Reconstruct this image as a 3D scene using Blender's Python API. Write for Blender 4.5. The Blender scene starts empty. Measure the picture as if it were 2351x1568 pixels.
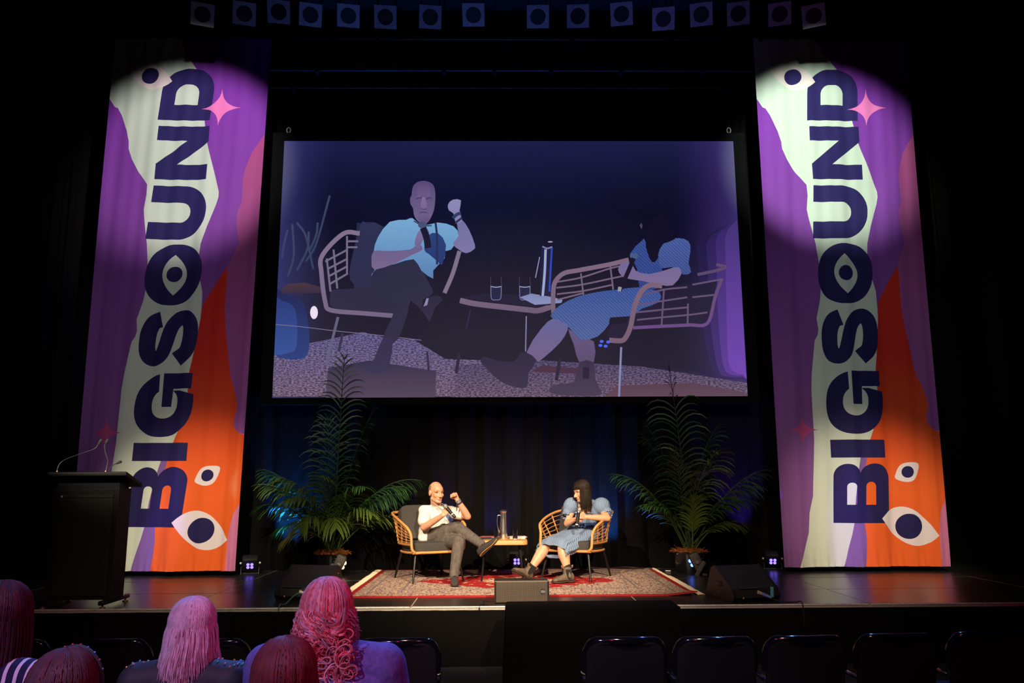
import bpy, bmesh, math, random
import numpy as np
from mathutils import Vector, Matrix, Euler
from mathutils.geometry import delaunay_2d_cdt

SC = bpy.context.scene
COL = SC.collection
R_ = math.radians
PI = math.pi

# ------------------------------------------------------------------ camera
W, H, F = 2351, 1568, 1829.0
CAM = Vector((0, 0, 1.80)); PITCH = R_(10.05); YAW = R_(0.75); ROLL = R_(0.3)
SZ = 0.57                      # height of the stage deck above the hall floor
_f = Vector((math.sin(YAW)*math.cos(PITCH), math.cos(YAW)*math.cos(PITCH), math.sin(PITCH)))
_r = Vector((math.cos(YAW), -math.sin(YAW), 0)); _u = _r.cross(_f)
CR = _r*math.cos(ROLL) - _u*math.sin(ROLL)
CU = _u*math.cos(ROLL) + _r*math.sin(ROLL)
cam_d = bpy.data.cameras.new('camera'); cam = bpy.data.objects.new('camera', cam_d); COL.objects.link(cam)
cam_d.sensor_width = 36; cam_d.lens = 36*F/W; cam_d.clip_start = .05; cam_d.clip_end = 100
m3 = Matrix((CR, CU, -_f)).transposed()
cam.matrix_world = Matrix.Translation(CAM) @ m3.to_4x4()
SC.camera = cam

def ray(x, y): return CR*((x-W/2)/F) - CU*((y-H/2)/F) + _f
def pz(x, y, z):
    d = ray(x, y); return CAM + d*((z-CAM.z)/d.z)
def py(x, y, Y):
    d = ray(x, y); return CAM + d*(Y/d.y)

# ------------------------------------------------------------------ view, world
SC.view_settings.view_transform = 'Standard'; SC.view_settings.look = 'None'
SC.view_settings.exposure = 0.0; SC.view_settings.gamma = 1.0; SC.view_settings.use_curve_mapping = False
wd = bpy.data.worlds.new('hall_dark'); SC.world = wd; wd.use_nodes = True
wd.node_tree.nodes['Background'].inputs[0].default_value = (.25, .3, .6, 1)
wd.node_tree.nodes['Background'].inputs[1].default_value = 0.0012

# ------------------------------------------------------------------ stage lights
def spot(name, loc, target, power, color, size_deg, blend=.3, radius=.06):
    d = bpy.data.lights.new(name, 'SPOT'); d.energy = power; d.color = color
    d.spot_size = R_(size_deg); d.spot_blend = blend; d.shadow_soft_size = radius
    o = bpy.data.objects.new(name, d); COL.objects.link(o); o.location = loc
    o.rotation_euler = (Vector(target)-Vector(loc)).to_track_quat('-Z', 'Y').to_euler()
    return o
BAN_Y = 11.25
WARM = (1, .79, .57)
# front-of-house profiles on the two chairs
spot('key_spot', (-3.2, 1.2, 6.6), (-.15, 10.45, .85), 6400, WARM, 25, .9, .05)
spot('key_spot', (2.6, 1.0, 6.6), (.15, 10.45, .85), 5400, WARM, 25, .9, .05)
# wash over the deck
spot('deck_wash', (0, .5, 7.0), (0, 10.3, .57), 1000, (1, .8, .6), 58, .8, .2)
# banner tops: two profiles hung high in front of the cloth
spot('banner_spot', (-2.95, 7.2, 7.55), (-4.55, BAN_Y, 6.62), 760, (1, .93, .95), 41, .6, .05)
spot('banner_spot', (3.25, 7.2, 7.55), (4.74, BAN_Y, 6.70), 1080, (.90, 1, .90), 39, .6, .05)
# banner feet
spot('banner_wash', (-3.0, 2.0, 6.8), py(440, 1210, BAN_Y), 3300, (1, .88, .70), 17, .9, .1)
spot('banner_wash', (3.4, 2.0, 6.8), py(2010, 1210, BAN_Y), 3300, (1, .88, .70), 17, .9, .1)
spot('banner_wash', (-3.4, 1.0, 6.0), py(390, 800, BAN_Y), 620, (.92, .88, 1), 34, 1, .1)
spot('banner_wash', (3.8, 1.0, 6.0), py(1970, 800, BAN_Y), 620, (.86, .92, 1), 34, 1, .1)
spot('violet_pin', (-3.6, 9.2, 7.4), py(372, 1232, BAN_Y), 2600, (.35, .24, 1), 6.5, 1, .05)
spot('violet_pin', (4.6, 9.2, 7.4), py(1955, 1215, BAN_Y), 2600, (.35, .24, 1), 6.5, 1, .05)
# hall: magenta from behind the audience, blue from the stage bars
spot('magenta_wash', (2.6, -1.2, 4.6), (-.9, 3.0, 1.25), 300, (1, .10, .30), 34, .7, .12)
spot('blue_backlight', (-1.2, 9.4, 7.9), (-.9, 2.9, 1.3), 2600, (.10, .28, 1), 26, .6, .10)
spot('lilac_wash', (-3.0, -.6, 4.4), (-.85, 3.0, 1.3), 520, (.66, .46, 1), 30, .7, .1)
spot('seat_magenta', (-1.2, -2.0, 5.2), (1.6, 5.3, .8), 170, (1, .02, .35), 40, .6, .10)
spot('seat_blue', (3.5, 9.0, 8.2), (1.6, 5.0, .7), 1500, (.05, .25, 1), 40, .6, .1)
# unseen spots added low down to throw blue up onto the rig
spot('rig_blue', (-.3, 7.4, .3), (-.2, 9.9, 8.8), 300, (.04, .19, 1), 56, .8, .05)
spot('rig_violet', (2.4, 7.4, .3), (2.7, 10.0, 8.4), 70, (.35, .08, 1), 30, .8, .05)

# ------------------------------------------------------------------ materials
def srgb(r, g, b):
    def c(v):
        v /= 255.0
        return v/12.92 if v <= .04045 else ((v+.055)/1.055)**2.4
    return (c(r), c(g), c(b))
MATS = {}
def mat(name, col, rough=.6, metal=0, var=.12, scale=40, bump=0.0, spec=.5, sheen=0, stretch=None, **kw):
    if name in MATS: return MATS[name]
    m = bpy.data.materials.new(name); m.use_nodes = True; MATS[name] = m
    nt = m.node_tree; n = nt.nodes; l = nt.links; p = n['Principled BSDF']
    p.inputs['Roughness'].default_value = rough; p.inputs['Metallic'].default_value = metal
    p.inputs['Specular IOR Level'].default_value = spec
    if sheen: p.inputs['Sheen Weight'].default_value = sheen
    tc = n.new('ShaderNodeTexCoord'); no = n.new('ShaderNodeTexNoise'); no.inputs['Scale'].default_value = scale
    no.inputs['Detail'].default_value = 3
    src = tc.outputs['Object']
    if stretch:
        mp = n.new('ShaderNodeMapping'); mp.inputs['Scale'].default_value = stretch
        l.new(src, mp.inputs[0]); src = mp.outputs[0]
    l.new(src, no.inputs['Vector'])
    rp = n.new('ShaderNodeValToRGB'); e = rp.color_ramp.elements
    e[0].position = .3; e[1].position = .7
    e[0].color = (*[c*(1-var) for c in col], 1); e[1].color = (*[min(1, c*(1+var)) for c in col], 1)
    l.new(no.outputs['Fac'], rp.inputs[0]); l.new(rp.outputs[0], p.inputs['Base Color'])
    if bump:
        b = n.new('ShaderNodeBump'); b.inputs['Strength'].default_value = bump; b.inputs['Distance'].default_value = .01
        l.new(no.outputs['Fac'], b.inputs['Height']); l.new(b.outputs[0], p.inputs['Normal'])
    return m
def mat_attr(name, rough=.8, emit=0.0, noise=.0, scale=200, spec=.3, base=1.0, stretch=None, sheen=0, transl=0):
    """colour comes from the mesh's own colour attribute (printed or dyed colour)"""
    if name in MATS: return MATS[name]
    m = bpy.data.materials.new(name); m.use_nodes = True; MATS[name] = m
    nt = m.node_tree; n = nt.nodes; l = nt.links; p = n['Principled BSDF']
    p.inputs['Roughness'].default_value = rough; p.inputs['Specular IOR Level'].default_value = spec
    if sheen: p.inputs['Sheen Weight'].default_value = sheen
    a = n.new('ShaderNodeVertexColor'); a.layer_name = 'Col'
    out = a.outputs['Color']
    if noise:
        tc = n.new('ShaderNodeTexCoord'); no = n.new('ShaderNodeTexNoise'); no.inputs['Scale'].default_value = scale
        src = tc.outputs['Object']
        if stretch:
            mp = n.new('ShaderNodeMapping'); mp.inputs['Scale'].default_value = stretch
            l.new(src, mp.inputs[0]); src = mp.outputs[0]
        l.new(src, no.inputs['Vector'])
        mr = n.new('ShaderNodeMapRange'); mr.inputs[1].default_value = .3; mr.inputs[2].default_value = .7
        mr.inputs[3].default_value = 1-noise; mr.inputs[4].default_value = 1+noise
        l.new(no.outputs['Fac'], mr.inputs[0])
        mx = n.new('ShaderNodeVectorMath'); mx.operation = 'SCALE'
        l.new(out, mx.inputs[0]); l.new(mr.outputs[0], mx.inputs['Scale']); out = mx.outputs[0]
    if emit:
        l.new(out, p.inputs['Emission Color']); p.inputs['Emission Strength'].default_value = emit
        p.inputs['Base Color'].default_value = (base, base, base, 1)
    else:
        l.new(out, p.inputs['Base Color'])
    return m
def mat_emit(name, col, strength):
    if name in MATS: return MATS[name]
    m = bpy.data.materials.new(name); m.use_nodes = True; MATS[name] = m
    p = m.node_tree.nodes['Principled BSDF']; p.inputs['Base Color'].default_value = (.02, .02, .02, 1)
    p.inputs['Emission Color'].default_value = (*col, 1); p.inputs['Emission Strength'].default_value = strength
    return m
def mat_glass(name, col=(1, 1, 1), rough=.0, ior=1.45):
    if name in MATS: return MATS[name]
    m = bpy.data.materials.new(name); m.use_nodes = True; MATS[name] = m
    p = m.node_tree.nodes['Principled BSDF']; p.inputs['Base Color'].default_value = (*col, 1)
    p.inputs['Roughness'].default_value = rough; p.inputs['Transmission Weight'].default_value = 1
    p.inputs['IOR'].default_value = ior
    return m

# ------------------------------------------------------------------ mesh helpers
class MB:
    def __init__(s): s.v = []; s.f = []; s.m = []
    def add(s, vs, fs, mi=0):
        o = len(s.v); s.v += [Vector(p) for p in vs]; s.f += [[i+o for i in f] for f in fs]; s.m += [mi]*len(fs); return s
    def box(s, c, size, rot=None, mi=0, bev=0):
        c = Vector(c); x, y, z = [d/2 for d in size]
        if bev:
            bm = bmesh.new(); bmesh.ops.create_cube(bm, size=1)
            for v in bm.verts: v.co = Vector((v.co.x*size[0], v.co.y*size[1], v.co.z*size[2]))
            bmesh.ops.bevel(bm, geom=list(bm.edges), offset=min(bev, min(size)*.49), segments=2, affect='EDGES', profile=.5)
            bm.verts.ensure_lookup_table()
            vs = [v.co.copy() for v in bm.verts]; fs = [[v.index for v in f.verts] for f in bm.faces]; bm.free()
        else:
            vs = [Vector((i, j, k)) for k in (-z, z) for j in (-y, y) for i in (-x, x)]
            fs = [[0, 2, 3, 1], [4, 5, 7, 6], [0, 1, 5, 4], [2, 6, 7, 3], [0, 4, 6, 2], [1, 3, 7, 5]]
        if rot is not None:
            M = rot if isinstance(rot, Matrix) else Euler(rot).to_matrix()
            vs = [M @ v for v in vs]
        return s.add([v+c for v in vs], fs, mi)
    def tube(s, pts, r, n=8, closed=False, mi=0, cap=True):
        pts = [Vector(p) for p in pts]; N = len(pts)
        rr = r if isinstance(r, (list, tuple)) else [r]*N
        vs = []; up = None
        for i, p in enumerate(pts):
            a = pts[(i-1) % N] if (closed or i > 0) else p
            b = pts[(i+1) % N] if (closed or i < N-1) else p
            t = (b-a).normalized()
            if up is None:
                up = Vector((0, 0, 1)) if abs(t.z) < .9 else Vector((1, 0, 0))
            x = up.cross(t)
            if x.length < 1e-6: x = Vector((1, 0, 0)).cross(t)
            x.normalize(); y = t.cross(x); up = y
            vs += [p + (x*math.cos(2*PI*k/n) + y*math.sin(2*PI*k/n))*rr[i] for k in range(n)]
        fs = []
        for i in range(N if closed else N-1):
            j = (i+1) % N
            for k in range(n):
                k2 = (k+1) % n; fs.append([i*n+k, i*n+k2, j*n+k2, j*n+k])
        if cap and not closed:
            fs.append([k for k in range(n)][::-1]); fs.append([(N-1)*n+k for k in range(n)])
        return s.add(vs, fs, mi)
    def lathe(s, prof, c=(0, 0, 0), n=24, mi=0, M=None):
        c = Vector(c); vs = []; fs = []
        for r, z in prof:
            for k in range(n):
                a = 2*PI*k/n; p = Vector((r*math.cos(a), r*math.sin(a), z))
                vs.append((M @ p if M else p)+c)
        for i in range(len(prof)-1):
            for k in range(n):
                k2 = (k+1) % n; fs.append([i*n+k, i*n+k2, (i+1)*n+k2, (i+1)*n+k])
        fs.append(list(range(n))[::-1]); fs.append([(len(prof)-1)*n+k for k in range(n)])
        return s.add(vs, fs, mi)
    def loft(s, rings, mi=0, cap=True, closed=True):
        n = len(rings[0]); vs = [Vector(p) for r in rings for p in r]; fs = []
        for i in range(len(rings)-1):
            for k in range(n if closed else n-1):
                k2 = (k+1) % n; fs.append([i*n+k, i*n+k2, (i+1)*n+k2, (i+1)*n+k])
        if cap and closed:
            fs.append(list(range(n))[::-1]); fs.append([(len(rings)-1)*n+k for k in range(n)])
        return s.add(vs, fs, mi)
    def sphere(s, c, r, nu=12, nv=8, M=None, mi=0):
        c = Vector(c); r = (r, r, r) if not isinstance(r, (tuple, list)) else r
        prof = []
        vs = []; fs = []
        for i in range(1, nv):
            th = PI*i/nv
            for k in range(nu):
                a = 2*PI*k/nu
                p = Vector((r[0]*math.sin(th)*math.cos(a), r[1]*math.sin(th)*math.sin(a), r[2]*math.cos(th)))
                vs.append((M @ p if M else p)+c)
        t = len(vs); vs.append((M @ Vector((0, 0, r[2])) if M else Vector((0, 0, r[2])))+c)
        vs.append((M @ Vector((0, 0, -r[2])) if M else Vector((0, 0, -r[2])))+c)
        for i in range(nv-2):
            for k in range(nu):
                k2 = (k+1) % nu; fs.append([i*nu+k, (i+1)*nu+k, (i+1)*nu+k2, i*nu+k2])
        for k in range(nu):
            k2 = (k+1) % nu; fs.append([t, k, k2]); fs.append([t+1, (nv-2)*nu+k2, (nv-2)*nu+k])
        return s.add(vs, fs, mi)
    def prism(s, poly, h, M=None, mi=0):
        """poly: 2-D outline (x, y) extruded from z=0 to z=h, then M"""
        n = len(poly); vs = [Vector((x, y, 0)) for x, y in poly]+[Vector((x, y, h)) for x, y in poly]
        if M: vs = [M @ v for v in vs]
        fs = [list(range(n))[::-1], [n+k for k in range(n)]]+[[k, (k+1) % n, n+(k+1) % n, n+k] for k in range(n)]
        return s.add(vs, fs, mi)
    def capsule(s, a, b, ra, rb, n=14, mi=0):
        a = Vector(a); b = Vector(b); d = b-a; L = d.length
        t = d.normalized() if L > 1e-6 else Vector((0, 0, 1))
        M = t.to_track_quat('Z', 'Y').to_matrix(); rings = []
        for i in range(1, 5):
            th = PI/2*i/4; rings.append((ra*math.sin(th), -ra*math.cos(th)))
        for i in range(0, 4):
            th = PI/2*i/4; rings.append((rb*math.cos(th), L+rb*math.sin(th)))
        return s.lathe(rings, a, n, mi, M)
    def build(s, name, mats, parent=None, smooth=True, origin=None, cols=None):
        me = bpy.data.meshes.new(name)
        o0 = Vector(origin) if origin is not None else Vector((0, 0, 0))
        me.from_pydata([v-o0 for v in s.v], [], s.f)
        if not isinstance(mats, (list, tuple)): mats = [mats]
        for m in mats: me.materials.append(m)
        me.polygons.foreach_set('material_index', s.m)
        if cols is not None:
            a = me.color_attributes.new('Col', 'FLOAT_COLOR', 'POINT')
            a.data.foreach_set('color', [c for q in cols for c in (*q, 1)])
        me.polygons.foreach_set('use_smooth', [smooth]*len(me.polygons))
        me.update()
        if smooth == True and len(me.polygons) < 60000:
            try: me.set_sharp_from_angle(angle=R_(40))
            except Exception: pass
        o = bpy.data.objects.new(name, me); COL.objects.link(o)
        if parent: o.parent = parent
        return o
def tag(o, label=None, cat=None, group=None, kind=None):
    if label: o['label'] = label
    if cat: o['category'] = cat
    if group: o['group'] = group
    if kind: o['kind'] = kind
    return o
def thing(name, label, cat, loc=(0, 0, 0), rz=0, group=None):
    o = bpy.data.objects.new(name, None); COL.objects.link(o); o.location = loc; o.rotation_euler = (0, 0, rz)
    o.empty_display_size = .1
    return tag(o, label, cat, group)
def dup(root, loc, rz, label):
    def cp(o, parent):
        c = o.copy(); COL.objects.link(c)
        if parent: c.parent = parent
        for ch in [q for q in KIDS.get(o.name, [])]: cp(ch, c)
        return c
    KIDS = {}
    for q in list(bpy.data.objects):
        if q.parent: KIDS.setdefault(q.parent.name, []).append(q)
    r = cp(root, None); r.location = loc; r.rotation_euler = (0, 0, rz); r['label'] = label
    return r
def spline(pts, n=6, closed=False):
    pts = [Vector(p) for p in pts]; out = []; N = len(pts)
    for i in range(N if closed else N-1):
        p0 = pts[(i-1) % N] if closed or i > 0 else pts[0]*2-pts[1]
        p1 = pts[i]; p2 = pts[(i+1) % N]
        p3 = pts[(i+2) % N] if closed or i < N-2 else pts[-1]*2-pts[-2]
        for k in range(n):
            t = k/n
            out.append(.5*((2*p1)+(p2-p0)*t+(2*p0-5*p1+4*p2-p3)*t*t+(3*p1-p0-3*p2+p3)*t*t*t))
    if not closed: out.append(pts[-1].copy())
    return out
def inside(poly, P):
    """vectorised even-odd test; poly (n,2) P (m,2)"""
    poly = np.asarray(poly); x, y = P[:, 0], P[:, 1]; res = np.zeros(len(P), bool)
    x1, y1 = poly[-1]
    for x2, y2 in poly:
        if y1 != y2:
            c = ((y1 > y) != (y2 > y)) & (x < (x2-x1)*(y-y1)/(y2-y1)+x1)
            res ^= c
        x1, y1 = x2, y2
    return res
def cdt_mesh(polys, grid, step=None):
    vs = []; es = []
    for p in polys:
        if step:
            q = []
            for i in range(len(p)):
                a, c = p[i], p[(i+1) % len(p)]; k = max(1, int(math.hypot(c[0]-a[0], c[1]-a[1])/step))
                q += [(a[0]+(c[0]-a[0])*j/k, a[1]+(c[1]-a[1])*j/k) for j in range(k)]
            p = q
        o = len(vs); n = len(p)
        vs += [Vector((float(a), float(b))) for a, b in p]; es += [(o+i, o+(i+1) % n) for i in range(n)]
    vs += [Vector((float(a), float(b))) for a, b in grid]
    r = delaunay_2d_cdt(vs, es, [], 0, 1e-5)
    V = np.array([(p[0], p[1]) for p in r[0]]); T = np.array([list(f) for f in r[2]])
    return V, T
M_black = mat('black_paint', (.012, .012, .013), .55, scale=60)
M_blackmetal = mat('black_metal', (.02, .02, .021), .38, .3, scale=60)
M_drape = mat('black_drape', (.0055, .0048, .0048), .95, scale=120, spec=.08)
M_alu = mat('worn_aluminium', (.55, .50, .42), .5, .0, scale=30)
# ================================================================== SETTING
FRONT = 8.40; BACK = 11.80
def quad(name, pts, m, kind='structure'):
    b = MB(); b.add(pts, [[0, 1, 2, 3]]); o = b.build(name, m, smooth=False); tag(o, kind=kind); return o
M_hall = mat('hall_carpet', (.012, .011, .016), .9, scale=80, bump=.3)
M_wall = mat('black_wall', (.008, .008, .009), .9, scale=10)
tag(MB().box((0, 5, -.05), (20, 20, .1)).build('floor', M_hall, smooth=False), kind='structure')
tag(MB().box((0, 5.5, 10.05), (20, 19, .1)).build('ceiling', M_wall, smooth=False), kind='structure')
tag(MB().box((0, 14.05, 5), (20, .1, 10)).build('wall_back', M_wall, smooth=False), kind='structure')
tag(MB().box((-9.05, 5.5, 5), (.1, 17, 10)).build('wall_left', M_wall, smooth=False), kind='structure')
tag(MB().box((9.05, 5.5, 5), (.1, 17, 10)).build('wall_right', M_wall, smooth=False), kind='structure')

# ---- stage: a raised platform of deck panels with worn metal edges
M_deck = mat('black_deck', (.022, .020, .019), .30, var=.6, scale=9, stretch=(1.5, 14, 1), bump=.08, spec=.95)
st = MB().box((0, (FRONT+13.6)/2, (SZ-.0025)/2), (17.4, 13.6-FRONT, SZ-.0025)).build('floor_stage', M_alu, smooth=False)
tag(st, kind='structure')
xs = [-3.26+2.3333*k for k in range(-2, 6)]; ys = [FRONT+.02, 9.53, 10.66, 11.79, 12.92]
xs = [-8.6]+xs+[8.7]
random.seed(3)
for i in range(len(xs)-1):
    for j in range(len(ys)-1):
        x0, x1, y0, y1 = xs[i]+.006, xs[i+1]-.006, ys[j]+.009, ys[j+1]-.009
        b = MB(); dz = random.uniform(-.0008, .0012)
        b.box(((x0+x1)/2, (y0+y1)/2, SZ-.002+dz/2), (x1-x0, y1-y0, .004+dz), bev=.0008)
        b.build('deck_panel', M_deck, st, smooth=False)
M_tape = mat('white_nosing', (.92, .87, .76), .5, scale=25, var=.25)
for i in range(len(xs)-1):
    b = MB(); b.box(((xs[i]+xs[i+1])/2, FRONT+.006, SZ-.006), (xs[i+1]-xs[i]-.02, .026, .014), bev=.004)
    b.build('nosing_strip', M_tape, st, smooth=False)
# skirt under the stage edge
def drape(x0, x1, z0, z1, Y, folds, amp, nz=10, seed=0, ragged=0, ydir=0):
    rnd = random.Random(seed); n = int(folds*10); b = MB(); vs = []; fs = []
    ph = [rnd.uniform(0, 6.28) for _ in range(6)]
    for k in range(nz+1):
        t = k/nz; z = z0+(z1-z0)*t
        for i in range(n+1):
            s = i/n; a = s*folds*2*PI
            w = math.sin(a+ph[0]+.9*math.sin(a*.37+ph[1]))*.6+.28*math.sin(a*.53+ph[2])+.25*math.sin(2.1*a+ph[3]+t)
            am = amp*(.55+.45*(1-t))*(.8+.4*math.sin(s*9+ph[4]))
            x = x0+(x1-x0)*s+.02*math.sin(a*.7+t*2+ph[5])*amp*5
            zz = z+(ragged*math.sin(a*.5+ph[2]) if k == nz else 0)
            if ydir: vs.append((Y+w*am, x, zz))
            else: vs.append((x, Y+w*am, zz))
    for k in range(nz):
        for i in range(n):
            q = k*(n+1)+i; fs.append([q, q+1, q+n+2, q+n+1])
    b.add(vs, fs); return b
o = drape(-8.7, 8.7, .0, SZ-.03, FRONT-.035, 60, .018, 3, 5).build('stage_skirt', M_drape)
tag(o, 'black pleated skirt along the front edge of the stage', 'stage skirt')

# ---- curtains
o = drape(-3.75, 4.2, SZ+.005, 3.10, 12.0, 21, .115, 14, 11, .03).build('backdrop_curtain', M_drape)
tag(o, 'low black pleated curtain hanging behind the two chairs', 'curtain')
o = drape(-7.6, -3.30, SZ+.005, 9.4, 12.35, 16, .09, 16, 21).build('leg_curtain', M_drape)
tag(o, 'tall black curtain hanging behind the left banner', 'curtain')
o = drape(3.65, 8.2, SZ+.005, 9.4, 12.35, 16, .09, 16, 31).build('leg_curtain', M_drape)
tag(o, 'tall black curtain hanging behind the right banner', 'curtain')
o = drape(-8.8, -6.9, SZ+.005, 9.4, 11.2, 8, .08, 16, 41).build('leg_curtain', M_drape)
tag(o, 'black wing curtain at the far left side of the stage', 'curtain')
o = drape(7.0, 8.8, SZ+.005, 9.4, 11.2, 8, .08, 16, 51).build('leg_curtain', M_drape)
tag(o, 'black wing curtain at the far right side of the stage', 'curtain')
o = drape(-8.6, 8.6, 2.9, 9.6, 12.75, 44, .07, 8, 61).build('upstage_curtain', M_drape)
tag(o, 'full black curtain far upstage behind the hanging screen', 'curtain')

# ---- bars above the stage
def bar(name, x0, x1, Y, z, r, label, hangers=(), droop=0):
    t = thing(name, label, 'lighting bar', ((x0+x1)/2, Y, z)); og = t.location
    MB().tube([(x0, Y, z), (x1, Y, z)], r, 10).build('pipe', M_blackmetal, t, origin=og)
    for hx in hangers:
        MB().tube([(hx, Y, z), (hx, Y, 10.0)], .008, 6).build('hanger_wire', M_blackmetal, t, origin=og)
        MB().box((hx, Y, z), (.06, .13, .13), bev=.01).build('clamp', M_blackmetal, t, origin=og)
    return t
zb = py(1175, 93, BAN_Y+.06).z
bar('banner_bar', -7.0, 7.3, BAN_Y+.05, zb+.02, .03, 'long steel bar that both banners hang from', (-6.2, -3.2, -1.9, 1.1, 2.6, 4.0, 6.6))
z2 = py(1175, 161, 11.7).z
bar('screen_bar', -4.6, 4.9, 11.7, z2, .028, 'middle steel bar with small clamps above the screen', (-4.0, -2.9, -.9, -.1, .8, 1.9, 3.2, 4.4))
z3 = py(1175, 202, 11.85).z
bar('upper_bar', -4.6, 4.9, 11.85, z3, .016, 'thin lowest steel bar just above the hanging screen', (-3.3, 3.6))

# ================================================================== BANNERS
def C3(x, y): return (1700+x/2.45, 60+y/2.45)
def C4(x, y): return (1720+x/2.375, 680+y/2.375)
def bp(pts, C):
    """picture points of the right banner -> metres on the banner cloth (x, z)"""
    out = []
    for q in pts:
        p = py(*C(*q), BAN_Y); out.append((p.x, p.z))
    return out
def sm(pts, n=6, closed=True):
    return [(p.x, p.y) for p in spline([(a, b, 0) for a, b in pts], n, closed)]
def ell(cx, cy, rx, ry, n=40, p=2.0):
    out = []
    for k in range(n):
        a = 2*PI*k/n; c, s = math.cos(a), math.sin(a)
        out.append((cx+rx*math.copysign(abs(c)**(2/p), c), cy+ry*math.copysign(abs(s)**(2/p), s)))
    return out
def rrect(x0, y0, x1, y1, r, corners='abcd', n=10):
    """rounded rectangle; corners a=TL b=TR c=BR d=BL are round"""
    out = []
    for key, cx, cy, a0 in (('a', x0+r, y0+r, PI), ('b', x1-r, y0+r, 1.5*PI), ('c', x1-r, y1-r, 0), ('d', x0+r, y1-r, .5*PI)):
        if key in corners: out += [(cx+r*math.cos(a0+.5*PI*k/n), cy+r*math.sin(a0+.5*PI*k/n)) for k in range(n+1)]
        else: out.append({'a': (x0, y0), 'b': (x1, y0), 'c': (x1, y1), 'd': (x0, y1)}[key])
    return out
def leaf(a, b, c, d, n=14):
    """pointed eye: tips a and b, passing through c above and d below"""
    out = []
    def arc(p, m, q):
        cx = 2*m[0]-.5*(p[0]+q[0]); cy = 2*m[1]-.5*(p[1]+q[1])
        return [((1-t)**2*p[0]+2*t*(1-t)*cx+t*t*q[0], (1-t)**2*p[1]+2*t*(1-t)*cy+t*t*q[1]) for t in [k/n for k in range(n)]]
    return arc(a, c, b)+arc(b, d, a)
def star(t, r, b, l, c, n=8):
    out = []
    for p, q in ((t, r), (r, b), (b, l), (l, t)):
        k_ = (c[0]*.86+.14*(p[0]+q[0])/2, c[1]*.86+.14*(p[1]+q[1])/2)
        out += [((1-s)**2*p[0]+2*s*(1-s)*k_[0]+s*s*q[0], (1-s)**2*p[1]+2*s*(1-s)*k_[1]+s*s*q[1]) for s in [k/n for k in range(n)]]
    return out
def thick(path, w):
    P = spline([(a, b, 0) for a, b in path], 6); L = []; Rr = []
    for i, p in enumerate(P):
        t = (P[min(i+1, len(P)-1)]-P[max(i-1, 0)]).normalized(); nrm = Vector((-t.y, t.x, 0))
        ww = w if not callable(w) else w(i/(len(P)-1))
        L.append(p+nrm*ww/2); Rr.append(p-nrm*ww/2)
    return [(p.x, p.y) for p in L+Rr[::-1]]

_top = py(1900, 90, BAN_Y).z; _bot = py(1990, 1301, BAN_Y).z
_xl = py(1728, 90, BAN_Y).x; _xr = py(2080, 95, BAN_Y).x
SH = {}
mint_l = bp([(20, 20), (50, 420), (88, 412), (125, 458), (140, 462), (165, 500), (210, 590), (230, 650), (235, 690), (260, 745), (310, 820), (372, 892), (378, 950), (374, 1030), (385, 1080), (420, 1220), (445, 1360), (452, 1440), (450, 1500)], C3) \
    + bp([(386, 20), (368, 120), (378, 180), (374, 212), (360, 240), (345, 420), (343, 500), (350, 640), (358, 780), (356, 900), (352, 1000), (350, 1090), (330, 1180), (325, 1290), (308, 1350), (270, 1475), (262, 1520)], C4)
mint_r = bp([(400, 20), (412, 68), (455, 130), (465, 155), (490, 180), (545, 250), (600, 400), (632, 545), (665, 660), (720, 800), (770, 930), (773, 960), (766, 1005), (735, 1120), (716, 1220), (716, 1300), (728, 1380), (765, 1490)], C3) \
    + bp([(703, 60), (706, 120), (697, 320), (691, 400), (700, 520), (690, 690), (658, 780), (605, 882), (590, 960), (575, 1100), (570, 1235), (560, 1300), (540, 1390), (525, 1475), (518, 1520)], C4)
SH['mint'] = mint_l+mint_r[::-1]
org_l = bp([(878, 1350), (830, 1440), (780, 1555)], C3)+bp([(705, 60), (706, 120), (697, 320), (691, 400), (700, 520), (690, 690), (658, 780), (640, 880), (625, 1000), (620, 1130), (628, 1240), (640, 1320), (640, 1400), (636, 1475), (634, 1520)], C4)
org_r = bp([(878, 1350), (887, 1400), (897, 1555)], C3)+bp([(824, 60), (845, 180), (880, 320), (905, 420), (940, 500), (965, 570), (970, 600), (960, 650), (965, 690), (985, 715), (1005, 730), (1080, 760), (1080, 1060), (1040, 1170), (1031, 1230), (1028, 1300), (1040, 1475), (1042, 1520)], C4)
SH['orange'] = org_l+org_r[1:][::-1]
SH['rose'] = bp([(1020, 560), (958, 630), (915, 710), (892, 800), (888, 850), (898, 960), (900, 985), (887, 1040), (890, 1100), (905, 1160), (920, 1215), (905, 1260), (878, 1350)], C3)+org_r[1:14]+bp([(1200, 760), (1000, -600)], C4)
SH['violet'] = bp([(605, 882), (642, 882), (625, 1000), (620, 1130), (628, 1240), (640, 1320), (640, 1400), (636, 1475), (634, 1520), (518, 1520), (525, 1475), (540, 1390), (560, 1300), (570, 1235), (575, 1100), (590, 960)], C4)
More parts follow.
